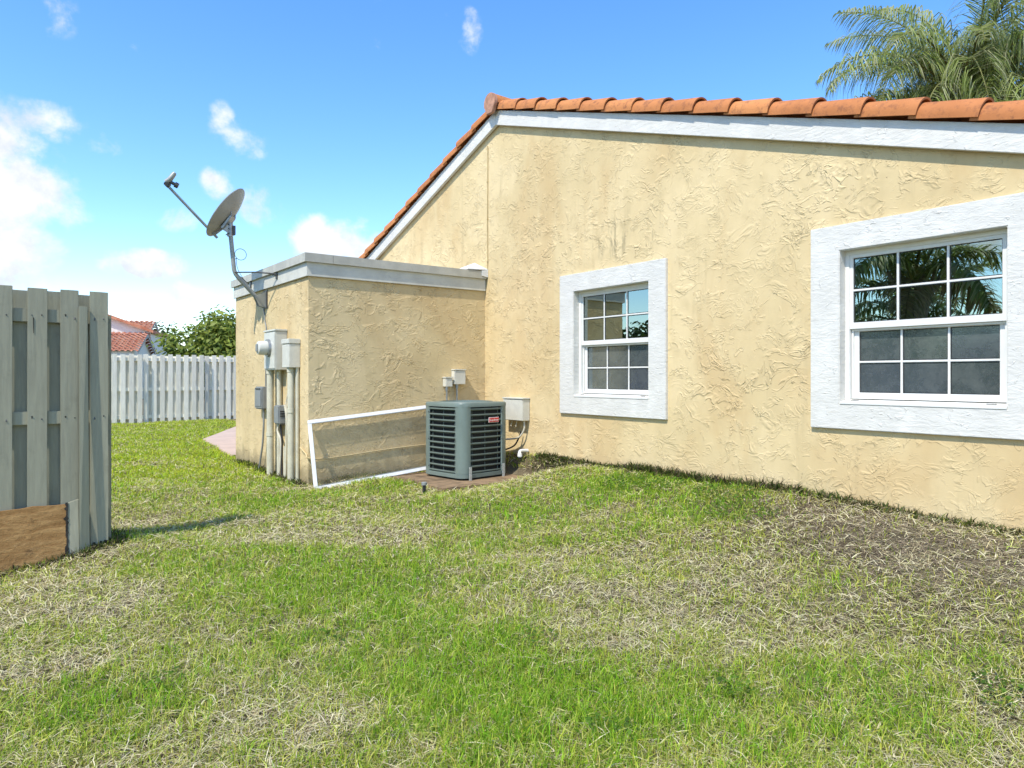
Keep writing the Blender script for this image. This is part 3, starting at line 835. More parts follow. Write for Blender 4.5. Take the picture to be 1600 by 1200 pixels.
for (o, a, b) in ((P0 + e1 * .045 + e2 * .045 + e3 * .0225, LW - .09, .006), (P0 + e1 * .045 + e2 * (LH - .051) + e3 * .0225, LW - .09, .006)):
    bar(o, a, b, .002).build('spline', M['plasticgrey'], ls)
bar(P0 + e1 * .04 + e2 * .04 + e3 * .010, LW - .08, LH - .08, .001).build('mesh_panel', M['leanmesh'], ls)

# ------------------------------------------------------------------ air conditioner
ACC = Vector((4.60, 7.15, 0)); PADZ = .07
pad = MB().box(3.84, 5.22, 6.42, 7.70, -.05, PADZ)
pado = pad.build('concrete_pad', M['concrete'], None, .012)
tag(pado, 'brown stained concrete slab under the air conditioner', 'slab')
ac = thing('air_conditioner', (ACC.x, ACC.y, PADZ), 'grey green outdoor air conditioner with louvred sides', 'air conditioner')
ac.rotation_euler = (0, 0, R(8)); ac.scale = (1, 1, 1.06)
hs_, hz = .365, .80
def acb(mb, name, mat, parent=ac, **k):
    # built around the unit's own origin
    me_parent = parent
    o = mb.build(name, mat, None, **k); o.parent = me_parent; return o
def roundsq(h, r, n=6):
    pts = []
    for (cx, cy, a0) in ((1, 1, 0), (-1, 1, 90), (-1, -1, 180), (1, -1, 270)):
        for i in range(n + 1):
            a = R(a0 + 90 * i / n); pts.append((cx * (h - r) + math.cos(a) * r, cy * (h - r) + math.sin(a) * r))
    return pts
sq = roundsq(hs_ + .006, .11)
acb(MB().prism([(x, y, .02) for x, y in sq], (0, 0, .045)), 'base_pan', M['acgreen'], smooth=True, bevel=.004)
for (sx, sy) in ((1, 1), (1, -1), (-1, 1), (-1, -1)):
    acb(MB().box(sx * .26 - .05, sx * .26 + .05, sy * .26 - .05, sy * .26 + .05, 0, .022), 'foot', M['blackcable'])
# top panel: rounded square with circular opening
m = MB(); N = 48
outer = []
for k in range(N):
    a = 2 * math.pi * k / N; c, s = math.cos(a), math.sin(a)
    # support distance of the rounded square along this bearing
    best = None
    h, r = hs_ + .007, .11
    t = h / max(abs(c), abs(s))
    px, py = c * t, s * t
    if abs(px) > h - r and abs(py) > h - r:
        cx, cy = math.copysign(h - r, px), math.copysign(h - r, py)
        b = c * cx + s * cy; dsc = b * b - (cx * cx + cy * cy - r * r); t = b + math.sqrt(max(dsc, 0)); px, py = c * t, s * t
    outer.append((px, py))
lv = [(outer, .782, 1.0), (outer, .815, 1.0), (outer, .828, .975), (None, .828, .325), (None, .836, .318), (None, .836, .306), (None, .76, .295)]
rows = []
for (o_, z, q) in lv:
    row = []
    for k in range(N):
        a = 2 * math.pi * k / N
        x, y = (o_[k][0] * q, o_[k][1] * q) if o_ else (math.cos(a) * q, math.sin(a) * q)
        row.append(len(m.v)); m.v.append((x, y, z))
    rows.append(row)
for a, b in zip(rows, rows[1:]):
    for k in range(N): m.f.append((a[k], a[(k + 1) % N], b[(k + 1) % N], b[k]))
acb(m, 'top_panel', M['acgreen'], smooth=True)
g = MB()
for r in np.linspace(.03, .28, 11):
    g.tube([(math.cos(2 * math.pi * k / 32) * r, math.sin(2 * math.pi * k / 32) * r, .820 - .10 * r * r) for k in range(33)], .0028, 5, False)
for k in range(8):
    a = 2 * math.pi * k / 8; g.tube([(0, 0, .820), (math.cos(a) * .295, math.sin(a) * .295, .812)], .0035, 5)
acb(g, 'fan_grille', M['acgreen'])
acb(MB().tube([(0, 0, .72), (0, 0, .80)], .08, 18), 'fan_motor', M['galv'], smooth=True)
fb = MB()
for k in range(3):
    a0 = R(120 * k); a1 = a0 + R(62)
    fb.v += [(math.cos(a0) * .06, math.sin(a0) * .06, .77), (math.cos(a0) * .26, math.sin(a0) * .26, .79), (math.cos(a1) * .26, math.sin(a1) * .26, .73), (math.cos(a1) * .06, math.sin(a1) * .06, .745)]
    n0 = len(fb.v) - 4; fb.f.append((n0, n0 + 1, n0 + 2, n0 + 3))
acb(fb, 'fan_blades', M['darksteel'])
csq = roundsq(hs_ - .032, .09)
m = MB(); b = 0
for z in (.06, .775):
    m.v += [(x, y, z) for x, y in csq]
n_ = len(csq)
for k in range(n_): m.f.append((k, (k + 1) % n_, n_ + (k + 1) % n_, n_ + k))
m.f.append(tuple(range(n_)))
acb(m, 'coil', M['accoil'])
# corner posts
for q in range(4):
    m = MB(); a0 = q * 90; prof = []
    for i in range(11):
        a = R(a0 + 90 * i / 10); cx = (hs_ - .102) * (1 if q in (0, 3) else -1); cy = (hs_ - .102) * (1 if q in (0, 1) else -1)
        prof.append((cx + math.cos(a) * .105, cy + math.sin(a) * .105))
    t0 = Vector((-math.sin(R(a0)), math.cos(R(a0)))); t1 = Vector((-math.sin(R(a0 + 90)), math.cos(R(a0 + 90))))
    prof = [tuple(Vector(prof[0]) - t0 * .018)] + prof + [tuple(Vector(prof[-1]) + t1 * .018)]
    inn = []
    for (x, y) in prof:
        v = Vector((x, y)); inn.append(tuple(v * .965))
    m.prism([(x, y, .066) for x, y in prof + inn[::-1]], (0, 0, .722))
    post = acb(m, 'corner_post', M['acgreen'], smooth=True)
    for (pi_) in (0, -1):
        for z in (.12, .42, .72):
            v = Vector(prof[pi_]); v = v * 1.003
            s_ = acb(MB().tube([(v.x * .985, v.y * .985, z), (v.x * 1.008, v.y * 1.008, z)], .006, 6), 'screw', M['darksteel'], parent=post)
# louvres: slightly bowed slats on the four sides
NSL = 12
for side in range(4):
    for k in range(NSL):
        z = .085 + k * (.675 / (NSL - 1)); m = MB(); hw = hs_ - .112
        n = 8; b = len(m.v)
        for i in range(n + 1):
            t = -hw + 2 * hw * i / n; bow = .010 * (1 - (t / hw) ** 2)
            for (dx, dz) in ((0, .008), (0, -.006), (-.022, -.018), (-.020, -.006)):
                m.v.append((hs_ - .006 + bow + dx, t, z + dz))
        for i in range(n):
            for j in range(4): m.f.append((b + i * 4 + j, b + i * 4 + (j + 1) % 4, b + i * 4 + 4 + (j + 1) % 4, b + i * 4 + 4 + j))
        m.f += [(b, b + 1, b + 2, b + 3), (b + n * 4, b + n * 4 + 3, b + n * 4 + 2, b + n * 4 + 1)]
        o = acb(m, 'louvre', M['acgreen']); o.rotation_euler = (0, 0, R(90 * side))
# vertical wires behind the slats
for side in range(4):
    m = MB()
    for k in range(3):
        t = -.2 + k * .2; m.tube([(hs_ - .027, t, .07), (hs_ - .027, t, .77)], .003, 5)
    o = acb(m, 'guard_wire', M['acgreen']); o.rotation_euler = (0, 0, R(90 * side))
# tie-down straps on the side facing -Y
for x in (-.262, .255):
    acb(MB().box(x - .020, x + .020, -hs_ - .022, -hs_ - .018, -.02, .145), 'tie_down_strap', M['strap'], bevel=.001)
bd = acb(MB().box(.02, .185, -hs_ - .018, -hs_ - .010, .605, .665), 'badge', M['badgewhite'], bevel=.008)
acb(MB().box(.027, .178, -hs_ - .0205, -hs_ - .0185, .612, .658), 'badge_panel', M['red'], parent=bd, bevel=.0)
fc = bpy.data.curves.new('badge_text', 'FONT'); fc.body = 'Goodman'; fc.size = .034; fc.extrude = .0006; fc.align_x = 'CENTER'
fo = bpy.data.objects.new('badge_text', fc); COL.objects.link(fo)
bpy.context.view_layer.update()
fm = bpy.data.meshes.new_from_object(fo.evaluated_get(bpy.context.evaluated_depsgraph_get()))
bpy.data.objects.remove(fo)
fm.materials.clear(); fm.materials.append(M['badgewhite'])
fo = bpy.data.objects.new('badge_lettering', fm); COL.objects.link(fo); fo.parent = bd
fo.location = (.1025, -hs_ - .0215, .624); fo.rotation_euler = (R(90), 0, 0)

# white junction box on the gable wall, with its wires
jb = thing('junction_box', (WX, 7.17, .70), 'white lidded junction box on the gable wall beside the air conditioner', 'box')
MB().box(WX - .115, WX - .001, 6.93, 7.34, .70, .965).build('enclosure', M['beigebox'], jb, .006)
MB().box(WX - .125, WX - .001, 6.92, 7.35, .967, .985).build('lid', M['beigebox'], jb, .004)
for y in (7.22, 7.12): MB().tube([(WX - .06, y, .70), (WX - .06, y + .02, .62)], .009, 6).build('cable_stub', M['whitecable'], jb)
MB().tube(bez([(WX - .06, 6.97, .70), (WX - .06, 6.97, .60), (WX - .08, 7.04, .50), (WX - .11, 7.2, .46), (WX - .2, 7.4, .45)]), .011, 8).build('cable', M['whitecable'], jb)
MB().tube(bez([(WX - .05, 7.05, .56), (WX - .06, 7.08, .48), (WX - .09, 7.14, .38), (WX - .16, 7.25, .32)]), .010, 8).build('cable', M['blackcable'], jb)
pv = thing('drain_pipe', (WX - .12, 6.93, .28), 'short white drain pipe elbow at the wall foot beside the air conditioner', 'pipe')
MB().tube(bez([(WX - .02, 6.95, .33), (WX - .10, 6.95, .335), (WX - .15, 6.94, .33), (WX - .17, 6.92, .30), (WX - .17, 6.91, .26)], 5), .022, 12).build('elbow', M['pvc'], pv, 0, True)
MB().tube([(WX - .17, 6.915, .31), (WX - .172, 6.91, .27)], .031, 12).build('collar', M['pvc'], pv, 0, True)
# sprinkler
sx, sy = 3.62, 6.42
sp = thing('sprinkler', (sx, sy, ghs(sx, sy)), 'short black lawn sprinkler head standing in front of the slab', 'sprinkler')
z0 = ghs(sx, sy)
MB().tube([(sx, sy, z0 - .03), (sx + .002, sy, z0 + .10)], .019, 12).build('riser', M['blackcable'], sp, 0, True)
MB().tube([(sx + .002, sy, z0 + .095), (sx + .002, sy, z0 + .12), (sx + .002, sy, z0 + .125)], [.029, .029, .024], 14).build('nozzle', M['plasticgrey'], sp, 0, True)

# ------------------------------------------------------------------ near fence
FY = 5.95
nf = thing('near_fence', (0.3, FY, 0), 'sage grey board fence with alternating boards, ending beside the lawn', 'fence')
def board(x0, x1, y, z0, z1, mat, parent, th=.018, skew=0.0, name='board', lean=0.0):
    c = [(x0, y, z0), (x1, y, z0), (x1, y + th, z0), (x0, y + th, z0), (x0 + skew, y + lean, z1), (x1 + skew, y + lean, z1 + random.uniform(-.004, .004)), (x1 + skew, y + th + lean, z1), (x0 + skew, y + th + lean, z1)]
    return MB().quadbox(c).build(name, mat, parent, .002)
fx = [(.600, .716), (.420, .531), (.222, .338), (.020, .138)]
x = .020
while x > -2.6:
    x -= .200; fx.append((x, x + .116))
for i, (a, b) in enumerate(fx):
    o = board(a, b, FY, -.02 + (0 if i else .0), 1.866 + random.uniform(-.008, .008), M['nearfence'], nf, skew=random.uniform(-.004, .004))
    for z in (1.675, .955):
        for q in (.028, .085):
            MB().tube([(a + q, FY - .002, z + random.uniform(-.02, .02)), (a + q, FY + .004, z)], .0045, 6).build('nail', M['darksteel'], o)
bx = .62
while bx > -2.8:
    board(bx - .105 - .01, bx + .03, FY + .062, .02, 1.85 + random.uniform(-.01, .012), M['nearfence'], nf); bx -= .1965
board(.635, .742, FY + .062, .03, 1.70, M['nearfence'], nf)
for (za, zb) in ((1.630, 1.722), (.912, 1.004), (.22, .31)):
    MB().box(-2.7, .70, FY + .0205, FY + .0595, za, zb).build('rail', M['nearfence'], nf, .003)
for x in (.55, -1.9):
    MB().box(x - .045, x + .045, FY + .082, FY + .172, -.3, 1.80).build('post', M['nearfence'], nf, .004)
MB().tube([(.258, FY - .002, 1.66), (.259, FY - .003, 1.55)], [.003, .0015], 5).build('crack', M['blackrot'], nf)
# loose narrow board
lb = MB().quadbox([(.528, FY - .065, -.01), (.594, FY - .040, -.01), (.594, FY - .022, -.01), (.528, FY - .047, -.01),
                   (.526, FY - .030, 1.752), (.582, FY - .022, 1.752), (.582, FY - .004, 1.752), (.526, FY - .012, 1.752)])
tag(lb.build('loose_board', M['nearfence'], None, .003), 'narrow loose board leaning upright against the near fence', 'board')
ply = thing('rotten_panel', (-.3, FY - .05, -.04), 'rotten brown wooden panel at the foot of the near fence', 'panel')
N = 26; tp = [(-1.3 + (1.755) * k / N, FY - .03, .315 + .03 * k / N + random.uniform(-.007, .007)) for k in range(N + 1)]
bt = [(-1.3 + (1.755) * k / N, FY - .075, -.15 + .09 * k / N) for k in range(N + 1)]
m = MB(); n0 = 0
for k in range(N + 1):
    for p, d in ((bt[k], 0), (tp[k], 0), (tp[k], .018), (bt[k], .018)): m.v.append((p[0], p[1] + d, p[2]))
for k in range(N):
    a = k * 4; b = a + 4
    for j in range(4): m.f.append((a + j, b + j, b + (j + 1) % 4, a + (j + 1) % 4))
m.f += [(0, 1, 2, 3), (N * 4, N * 4 + 3, N * 4 + 2, N * 4 + 1)]
m.build('sheet', M['plywood'], ply)
MB().quadbox([(.456, FY - .075, -.05), (.527, FY - .073, -.045), (.527, FY - .055, -.045), (.456, FY - .057, -.05), (.456, FY - .028, .352), (.527, FY - .026, .372), (.527, FY - .008, .372), (.456, FY - .010, .352)]).build('painted_end', M['nearfence'], ply, .003)
m = MB(); NK = 30
for k in range(NK + 1):
    t = k / NK; zz = -.06 + t * .415; yy = FY - .0765 + .046 * t
    w0 = .450 - abs(random.gauss(0, .007)); w1 = .457 + abs(random.gauss(0, .004))
    for (xx_, d_) in ((w0, -.0035), (w1, -.0035), (w1, .006), (w0, .006)): m.v.append((xx_, yy + d_, zz))
    if k:
        a_ = (k - 1) * 4
        for q_ in range(4): m.f.append((a_ + q_, a_ + (q_ + 1) % 4, a_ + 4 + (q_ + 1) % 4, a_ + 4 + q_))
m.build('rotten_edge', M['blackrot'], ply)
m = MB()
for k in range(12):
    xx = .62 + .09 * random.random(); s = random.uniform(.004, .012); zz = .0 + random.random() * .035
    m.quadbox([(xx - s, FY - .003, zz - s), (xx + s, FY - .003, zz - s), (xx + s, FY + .004, zz - s), (xx - s, FY + .004, zz - s), (xx - s * .5, FY - .003, zz + s * 2), (xx + s * .6, FY - .003, zz + s * 1.6), (xx + s * .6, FY + .004, zz + s), (xx - s * .6, FY + .004, zz + s)])
m.build('rotten_edge', M['blackrot'], nf)

# ------------------------------------------------------------------ far fence, three lengths stepping back
FARL = ['pale board fence length across the back of the lawn, partly behind the near fence', 'pale board fence length across the back of the lawn, in front of the neighbouring roof',
        'pale board fence length across the back of the lawn, ending behind the annex', ]
panels = [(-.6, 3.34, 21.0), (3.36, 4.90, 21.10), (4.92, 8.6, 21.20)]
for k, (a, b, fy) in enumerate(panels):
    t = thing('back_fence', ((a + b) / 2, fy, 0), FARL[k], 'fence', 'lengths of the back fence')
    nb_ = int(round((b - a) / .207)); pit = (b - a - .14) / nb_
    for i in range(nb_ + 1):
        x = a + i * pit
        board(x, x + .118, fy, .0, 1.835 + random.uniform(-.012, .012), M['farfence'], t)
        if i < nb_: board(x + .095, x + .095 + .135, fy + .092, .02, 1.80 + random.uniform(-.01, .01), M['farfence'], t)
    for (za, zb) in ((1.66, 1.75), (.86, .95), (.12, .21)):
        MB().box(a, b, fy + .02, fy + .09, za, zb).build('rail', M['farfence'], t)
    for x in (a + .05, b - .13):
        MB().box(x, x + .09, fy + .113, fy + .203, -.3, 1.80).build('post', M['farfence'], t)

# ------------------------------------------------------------------ neighbouring house
def loc2w(lat, w, z): return Vector((lat * C_ + w * S_, -lat * S_ + w * C_, z))
nb = thing('neighbour_house', loc2w(-24, 45, -.4), 'white house with red tiled gables beyond the back fence', 'house')
ee = Vector((.95, .31)).normalized(); pp = Vector((-.31, .95)).normalized()   # (lateral, depth)
def q3(o, a, b, z): return loc2w(o[0] + ee.x * a + pp.x * b, o[1] + ee.y * a + pp.y * b, z)
def corr_roof(o, a0, a1, b0, z0, b1, z1, name, parent):
    """corrugated, coursed tile plane from ridge (b0,z0) to eave (b1,z1) between a0..a1"""
    m = MB(); nu = int((a1 - a0) / .30) * 6; nv = max(3, int(abs(b1 - b0) / .38)); th = .05
    for j in range(nv):
        for e in (0, 1):
            t = (j + e) / nv; b = b0 + (b1 - b0) * t; z = z0 + (z1 - z0) * t + (.05 if e else .0)
            for i in range(nu + 1):
                a = a0 + (a1 - a0) * i / nu
                m.v.append(tuple(q3(o, a, b, z + .045 * math.sin(i / 6 * 2 * math.pi))))
        base = j * 2 * (nu + 1)
        for i in range(nu): m.f.append((base + i, base + i + 1, base + nu + 1 + i + 1, base + nu + 1 + i))
    ob = m.build(name, M['ntile'], parent); ob['kind'] = 'stuff'; return ob
def ntile():
    k = NT('far_terracotta'); p = k.wpos()
    c = k.mixc(k.mr(k.noise(p, 2.2, 5, .7), .3, .7), (.40, .13, .07), (.62, .29, .17))
    c = k.mixc(k.mr(k.noise(p, 9, 4, .7), .55, .75, 0, .6), c, (.66, .42, .30))
    k.bsdf(c, .8, None, 0, .2)
    return k.m
M['ntile'] = ntile()
def gable_wing(o, L, hw, zr, ze, over=.35, win=False):
    """ridge from a=0 (near right gable end) to a=-L; half width hw; eave height ze"""
    m = MB().prism([q3(o, -over, -hw + .3, -1), q3(o, -over, hw - .3, -1), q3(o, -over, hw - .3, ze + .05), q3(o, -over, 0, zr - .12), q3(o, -over, -hw + .3, ze + .05)], q3(o, -L, 0, 0) - q3(o, 0, 0, 0))
    m.build('wall', M['nwall'], nb)
    rf = corr_roof(o, -L, 0, 0, zr, -hw, ze, 'roof', nb)
    corr_roof(o, -L, 0, 0, zr, hw, ze, 'roof', nb)
    for s in (-1, 1):
        MB().prism([q3(o, -.02, 0, zr - .03), q3(o, -.02, s * hw, ze - .03), q3(o, -.02, s * hw, ze - .19), q3(o, -.02, 0, zr - .2)], q3(o, -.06, 0, 0) - q3(o, 0, 0, 0)).build('rake_board', M['ntrim'], nb)
    if win:
        for b in (-1.1, .5):
            w = MB().prism([q3(o, -over + .03, b, ze - .65), q3(o, -over + .03, b + .55, ze - .65), q3(o, -over + .03, b + .55, ze + .15), q3(o, -over + .03, b, ze + .15)], q3(o, -.05, 0, 0) - q3(o, 0, 0, 0)).build('window', M['ntrim'], nb)
            MB().prism([q3(o, -over + .045, b + .07, ze - .58), q3(o, -over + .045, b + .48, ze - .58), q3(o, -over + .045, b + .48, ze + .08), q3(o, -over + .045, b + .07, ze + .08)], q3(o, -.02, 0, 0) - q3(o, 0, 0, 0)).build('pane', M['nwin'], w)
gable_wing((-23.05, 45), 11, 3.4, 3.97, 2.72)
gable_wing((-25.2, 50.2), 3.2, 3.3, 5.15, 3.85, win=True)
# front-facing gable between them: ridge along pp, apex off to the left
def front_wing(o, hw, zr, ze, L):
    MB().prism([q3(o, -hw + .2, 0, -1), q3(o, hw - .2, 0, -1), q3(o, hw - .2, 0, ze), q3(o, 0, 0, zr - .1), q3(o, -hw + .2, 0, ze)], q3(o, 0, L, 0) - q3(o, 0, 0, 0)).build('wall', M['nwall'], nb)
    for s in (-1, 1):
        MB().prism([q3(o, 0, -.35, zr), q3(o, s * hw, -.35, ze), q3(o, s * hw, -.35, ze - .2), q3(o, 0, -.35, zr - .2)], q3(o, 0, L, 0) - q3(o, 0, 0, 0)).build('roof', M['ntile'], nb)
front_wing((-29.5, 46.2), 5.6, 6.45, 4.35, 7)

# ------------------------------------------------------------------ trees
def mesh_np(name, V, F, C, mat, parent=None, kind=None):
    """V (n,3); F list of (m,k) index arrays; C (n,3)"""
    me = bpy.data.meshes.new(name)
    me.vertices.add(len(V)); me.vertices.foreach_set('co', np.ascontiguousarray(V, np.float32).ravel())
    loops = np.concatenate([f.ravel() for f in F]).astype(np.int32)
    sizes = np.concatenate([np.full(len(f), f.shape[1]) for f in F]).astype(np.int32)
    starts = np.concatenate([[0], np.cumsum(sizes)[:-1]]).astype(np.int32)
    me.loops.add(len(loops)); me.loops.foreach_set('vertex_index', loops)
    me.polygons.add(len(sizes)); me.polygons.foreach_set('loop_start', starts)
    try: me.polygons.foreach_set('loop_total', sizes)
    except Exception: pass
    at = me.attributes.new('col', 'FLOAT_COLOR', 'POINT')
    cc = np.ones((len(V), 4), np.float32); cc[:, :3] = C
    at.data.foreach_set('color', cc.ravel())
    me.materials.append(mat); me.update(calc_edges=True); me.validate()
    o = bpy.data.objects.new(name, me); COL.objects.link(o)
    if parent: o.parent = parent
    if kind: o['kind'] = kind
    return o

def leaf_crown(name, center, rad, n, size, cols, parent, seed, lumps=9, fill=.55):
    rg = np.random.default_rng(seed)
    rad = np.array(rad)
    # lumps: smaller ellipsoids through the crown's volume give an uneven outline with gaps
    d = rg.normal(size=(lumps, 3)); d /= np.linalg.norm(d, axis=1)[:, None]
    lc = d * (rg.random((lumps, 1)) ** .5 * .72) * rad; lr = rg.uniform(.28, .5, lumps)
    k = rg.integers(0, lumps, n)
    dd = rg.normal(size=(n, 3)); dd /= np.linalg.norm(dd, axis=1)[:, None]
    rr = (fill + (1 - fill) * rg.random((n, 1))) ** .7
    P = lc[k] + dd * rr * (lr[k][:, None] * rad)
    P += rg.normal(scale=.05, size=(n, 3)) * rad
    nrm_ = dd + rg.normal(scale=.55, size=(n, 3)); nrm_[:, 2] += .5; nrm_ /= np.linalg.norm(nrm_, axis=1)[:, None]
    t = np.cross(nrm_, rg.normal(size=(n, 3))); t /= np.linalg.norm(t, axis=1)[:, None]; b = np.cross(nrm_, t)
    s = size * rg.uniform(.6, 1.35, (n, 1)); off = np.array(center) - np.array(parent_world(parent))
    P = P + off
    V = np.stack([P - t * s, P + b * s * .42 + nrm_ * s * .1, P + t * s * 1.05, P - b * s * .42 + nrm_ * s * .1], 1).reshape(-1, 3)
    cols = np.array(cols); ci = cols[rg.integers(0, len(cols), lumps)][k] * .4 + cols[rg.integers(0, len(cols), n)] * .6
    C = np.repeat(ci * rg.uniform(.8, 1.2, (n, 1)), 4, 0)
    return mesh_np(name, V, [np.arange(4 * n).reshape(-1, 4)], C, M['leaf'], parent)
def broad_tree(base, h, rad, n, size, cols, label, seed, group=None):
    t = thing('broadleaf_tree', base, label, 'tree', group); rg = random.Random(seed)
    b = Vector(base); c = b + Vector((0, 0, h))
    m = MB().tube([b, b + Vector((.05, 0, h * .3)), b + Vector((-.04, .05, h * .7)), c], [.16, .12, .09, .05], 8)
    m.build('trunk', M['bark'], t, 0, True)
    for k in range(6):
        a = k * 1.05 + rg.random(); p = b + Vector((0, 0, h * rg.uniform(.35, .6)))
        MB().tube([p, p + Vector((math.cos(a) * rad[0] * .35, math.sin(a) * rad[1] * .35, rad[2] * .3)), p + Vector((math.cos(a) * rad[0] * .7, math.sin(a) * rad[1] * .7, rad[2] * .7))], [.06, .04, .015], 6).build('limb', M['bark'], t)
    leaf_crown('crown', c, rad, n, size, cols, t, seed, lumps=16, fill=.35)
YG = [(.28, .34, .05), (.18, .24, .035), (.09, .14, .024), (.36, .40, .075), (.05, .08, .016)]
DG = [(.06, .10, .02), (.09, .13, .025), (.035, .06, .014), (.12, .14, .035)]
broad_tree(loc2w(-11.5, 29, -.3), 2.3, (3.0, 3.0, 2.25), 9000, .13, YG, 'dense yellow green tree rising over the back fence beside the annex', 3)
broad_tree(loc2w(-8.2, 27.5, -.3), 1.7, (2.4, 2.4, 1.4), 5000, .13, YG, 'low rounded tree over the back fence, mostly hidden behind the annex', 5)
broad_tree(loc2w(-28.6, 57.5, -.8), 3.6, (2.3, 2.6, 2.8), 4200, .20, DG, 'olive green tree behind the red tiled gable of the white house', 8)
broad_tree(loc2w(-35.5, 60, -.8), 4.3, (2.6, 2.6, 2.2), 3000, .22, DG, 'small tree top showing above the ridge of the white house', 9)
broad_tree(loc2w(-20.2, 44, -.6), 1.6, (2.6, 2.2, 1.7), 3600, .16, DG, 'low bush between the white house and the yellow green tree', 12)

# palms
def frond_mesh(name, L, droop, nleaf, ll, cols, seed, twist=.0, lw=.022, hang=1.0):
    rg = np.random.default_rng(seed); V = []; F = []; C = []
    def at(t):
        # rachis in local XZ: rises then arches over
        ang = 0.95 - droop * (t ** 1.35)
        return ang
    pts = [np.zeros(3)]; n = 24
    for i in range(n):
        a = at((i + .5) / n); pts.append(pts[-1] + np.array([math.cos(a), 0, math.sin(a)]) * L / n)
    pts = np.array(pts)
    def P(t):
        f = t * n; i = min(int(f), n - 1); return pts[i] + (pts[i + 1] - pts[i]) * (f - i), (pts[i + 1] - pts[i]) / (L / n)
    rc = np.array(cols[-1])
    for i in range(n + 1):
        t = i / n; p, d = P(t); w = .028 * (1 - t) + .005
        nn = np.array([-d[2], 0, d[0]])
        b = len(V); V += [p + np.array([0, w, 0]), p + nn * w * .7, p + np.array([0, -w, 0]), p - nn * w * .7]; C += [rc] * 4
        if i:
            for k in range(4): F.append((b - 4 + k, b - 4 + (k + 1) % 4, b + (k + 1) % 4, b + k))
    for i in range(nleaf):
        t = .14 + .86 * (i + .5) / nleaf; p, d = P(min(t, .999)); nn = np.array([-d[2], 0, d[0]])
        for s in (-1, 1):
            l = ll * (math.sin(math.pi * min(1, .18 + t * .80)) ** .7) * rg.uniform(.8, 1.15)
            pl = rg.uniform(-.5, .7)
            d0 = d * rg.uniform(.35, .7) + np.array([0, s, 0]) * rg.uniform(.6, 1.0) + nn * pl * .6
            d0 /= np.linalg.norm(d0)
            c = np.array(cols[rg.integers(0, len(cols) - 1)]) * rg.uniform(.75, 1.25)
            q0 = p; sid = np.cross(d0, [0, 0, 1.]); sid /= (np.linalg.norm(sid) + 1e-6)
            segs_ = 3; prev = None
            dcur = d0.copy(); q = q0.copy()
            for k in range(segs_ + 1):
                w = lw * (1.0, 1.0, .75, .08)[k] * .5
                b = len(V); V += [q + sid * w, q - sid * w]; C += [c, c]
                if prev is not None: F.append((prev, prev + 1, b + 1, b))
                prev = b
                q = q + dcur * l / segs_
                dcur = dcur + np.array([0, 0, -1.]) * hang * rg.uniform(.35, .75); dcur /= np.linalg.norm(dcur)
    me_o = mesh_np(name, np.array(V), [np.array(F)], np.array(C), M['leaf'])
    me = me_o.data; bpy.data.objects.remove(me_o); return me
GP = [(.22, .28, .06), (.30, .36, .11), (.15, .20, .05), (.37, .41, .18), (.42, .43, .24), (.32, .32, .12)]
TP_ = [(.30, .26, .13), (.36, .30, .16), (.25, .24, .10), (.22, .18, .09)]
def palm(base, h, L, nfr, label, seed, lean=(0, 0), dead=3, hang=1.0, ll=.55, trunk_r=.16, lw=.03, nleaf=70, group=None):
    rg = random.Random(seed)
    t = thing('palm_tree', base, label, 'palm tree', group)
    top = Vector((lean[0], lean[1], h))
    m = MB(); n = 26
    m.tube([Vector((lean[0] * (k / n) ** 2, lean[1] * (k / n) ** 2, h * k / n)) for k in range(n + 1)], [trunk_r * (1.25 - .45 * k / n) * (1.05 if k % 2 else .98) for k in range(n + 1)], 14)
    o = m.build('trunk', M['palmtrunk'], None, 0, True); o.parent = t
    meshes = [frond_mesh('frond', L, dr, nleaf, ll, GP, seed * 10 + i, hang=hang, lw=lw) for i, dr in enumerate((1.5, 1.9, 2.3, 2.6))]
    deadm = frond_mesh('frond', L * .9, 2.7, nleaf, ll, TP_, seed * 10 + 9, hang=hang * 1.2, lw=lw)
    for k in range(nfr):
        f = k / nfr
        me = meshes[min(3, int(f * 4))]
        if k >= nfr - dead: me = deadm
        o = bpy.data.objects.new('frond', me); COL.objects.link(o); o.parent = t
        tilt = 25 - 62 * f + rg.uniform(-8, 8)     # older fronds hang lower
        o.location = top + Vector((0, 0, .05 + .35 * (1 - f)))
        o.rotation_euler = (rg.uniform(-.2, .2), -R(tilt), k * 2.39996 + rg.uniform(-.2, .2))
        s = rg.uniform(.9, 1.08); o.scale = (s, s, s)
    # leaf bases round the crown
    for k in range(9):
        a = k * .7 + rg.random() * .3
        MB().tube([top + Vector((0, 0, -.45)) + Vector((math.cos(a), math.sin(a), 0)) * trunk_r * .85, top + Vector((math.cos(a), math.sin(a), 0)) * trunk_r * 1.5, top + Vector((math.cos(a) * .55, math.sin(a) * .55, .55))], [.07, .06, .03], 8).build('leaf_base', M['palmtrunk'], None, 0, True).parent = t
    return t
pw = loc2w(9.0, 14.0, -.1)
palm(tuple(pw), 6.2, 3.6, 52, 'tall feathery palm rising behind the tiled roof', 21, dead=5, hang=2.6, ll=1.0, lw=.021, nleaf=90)
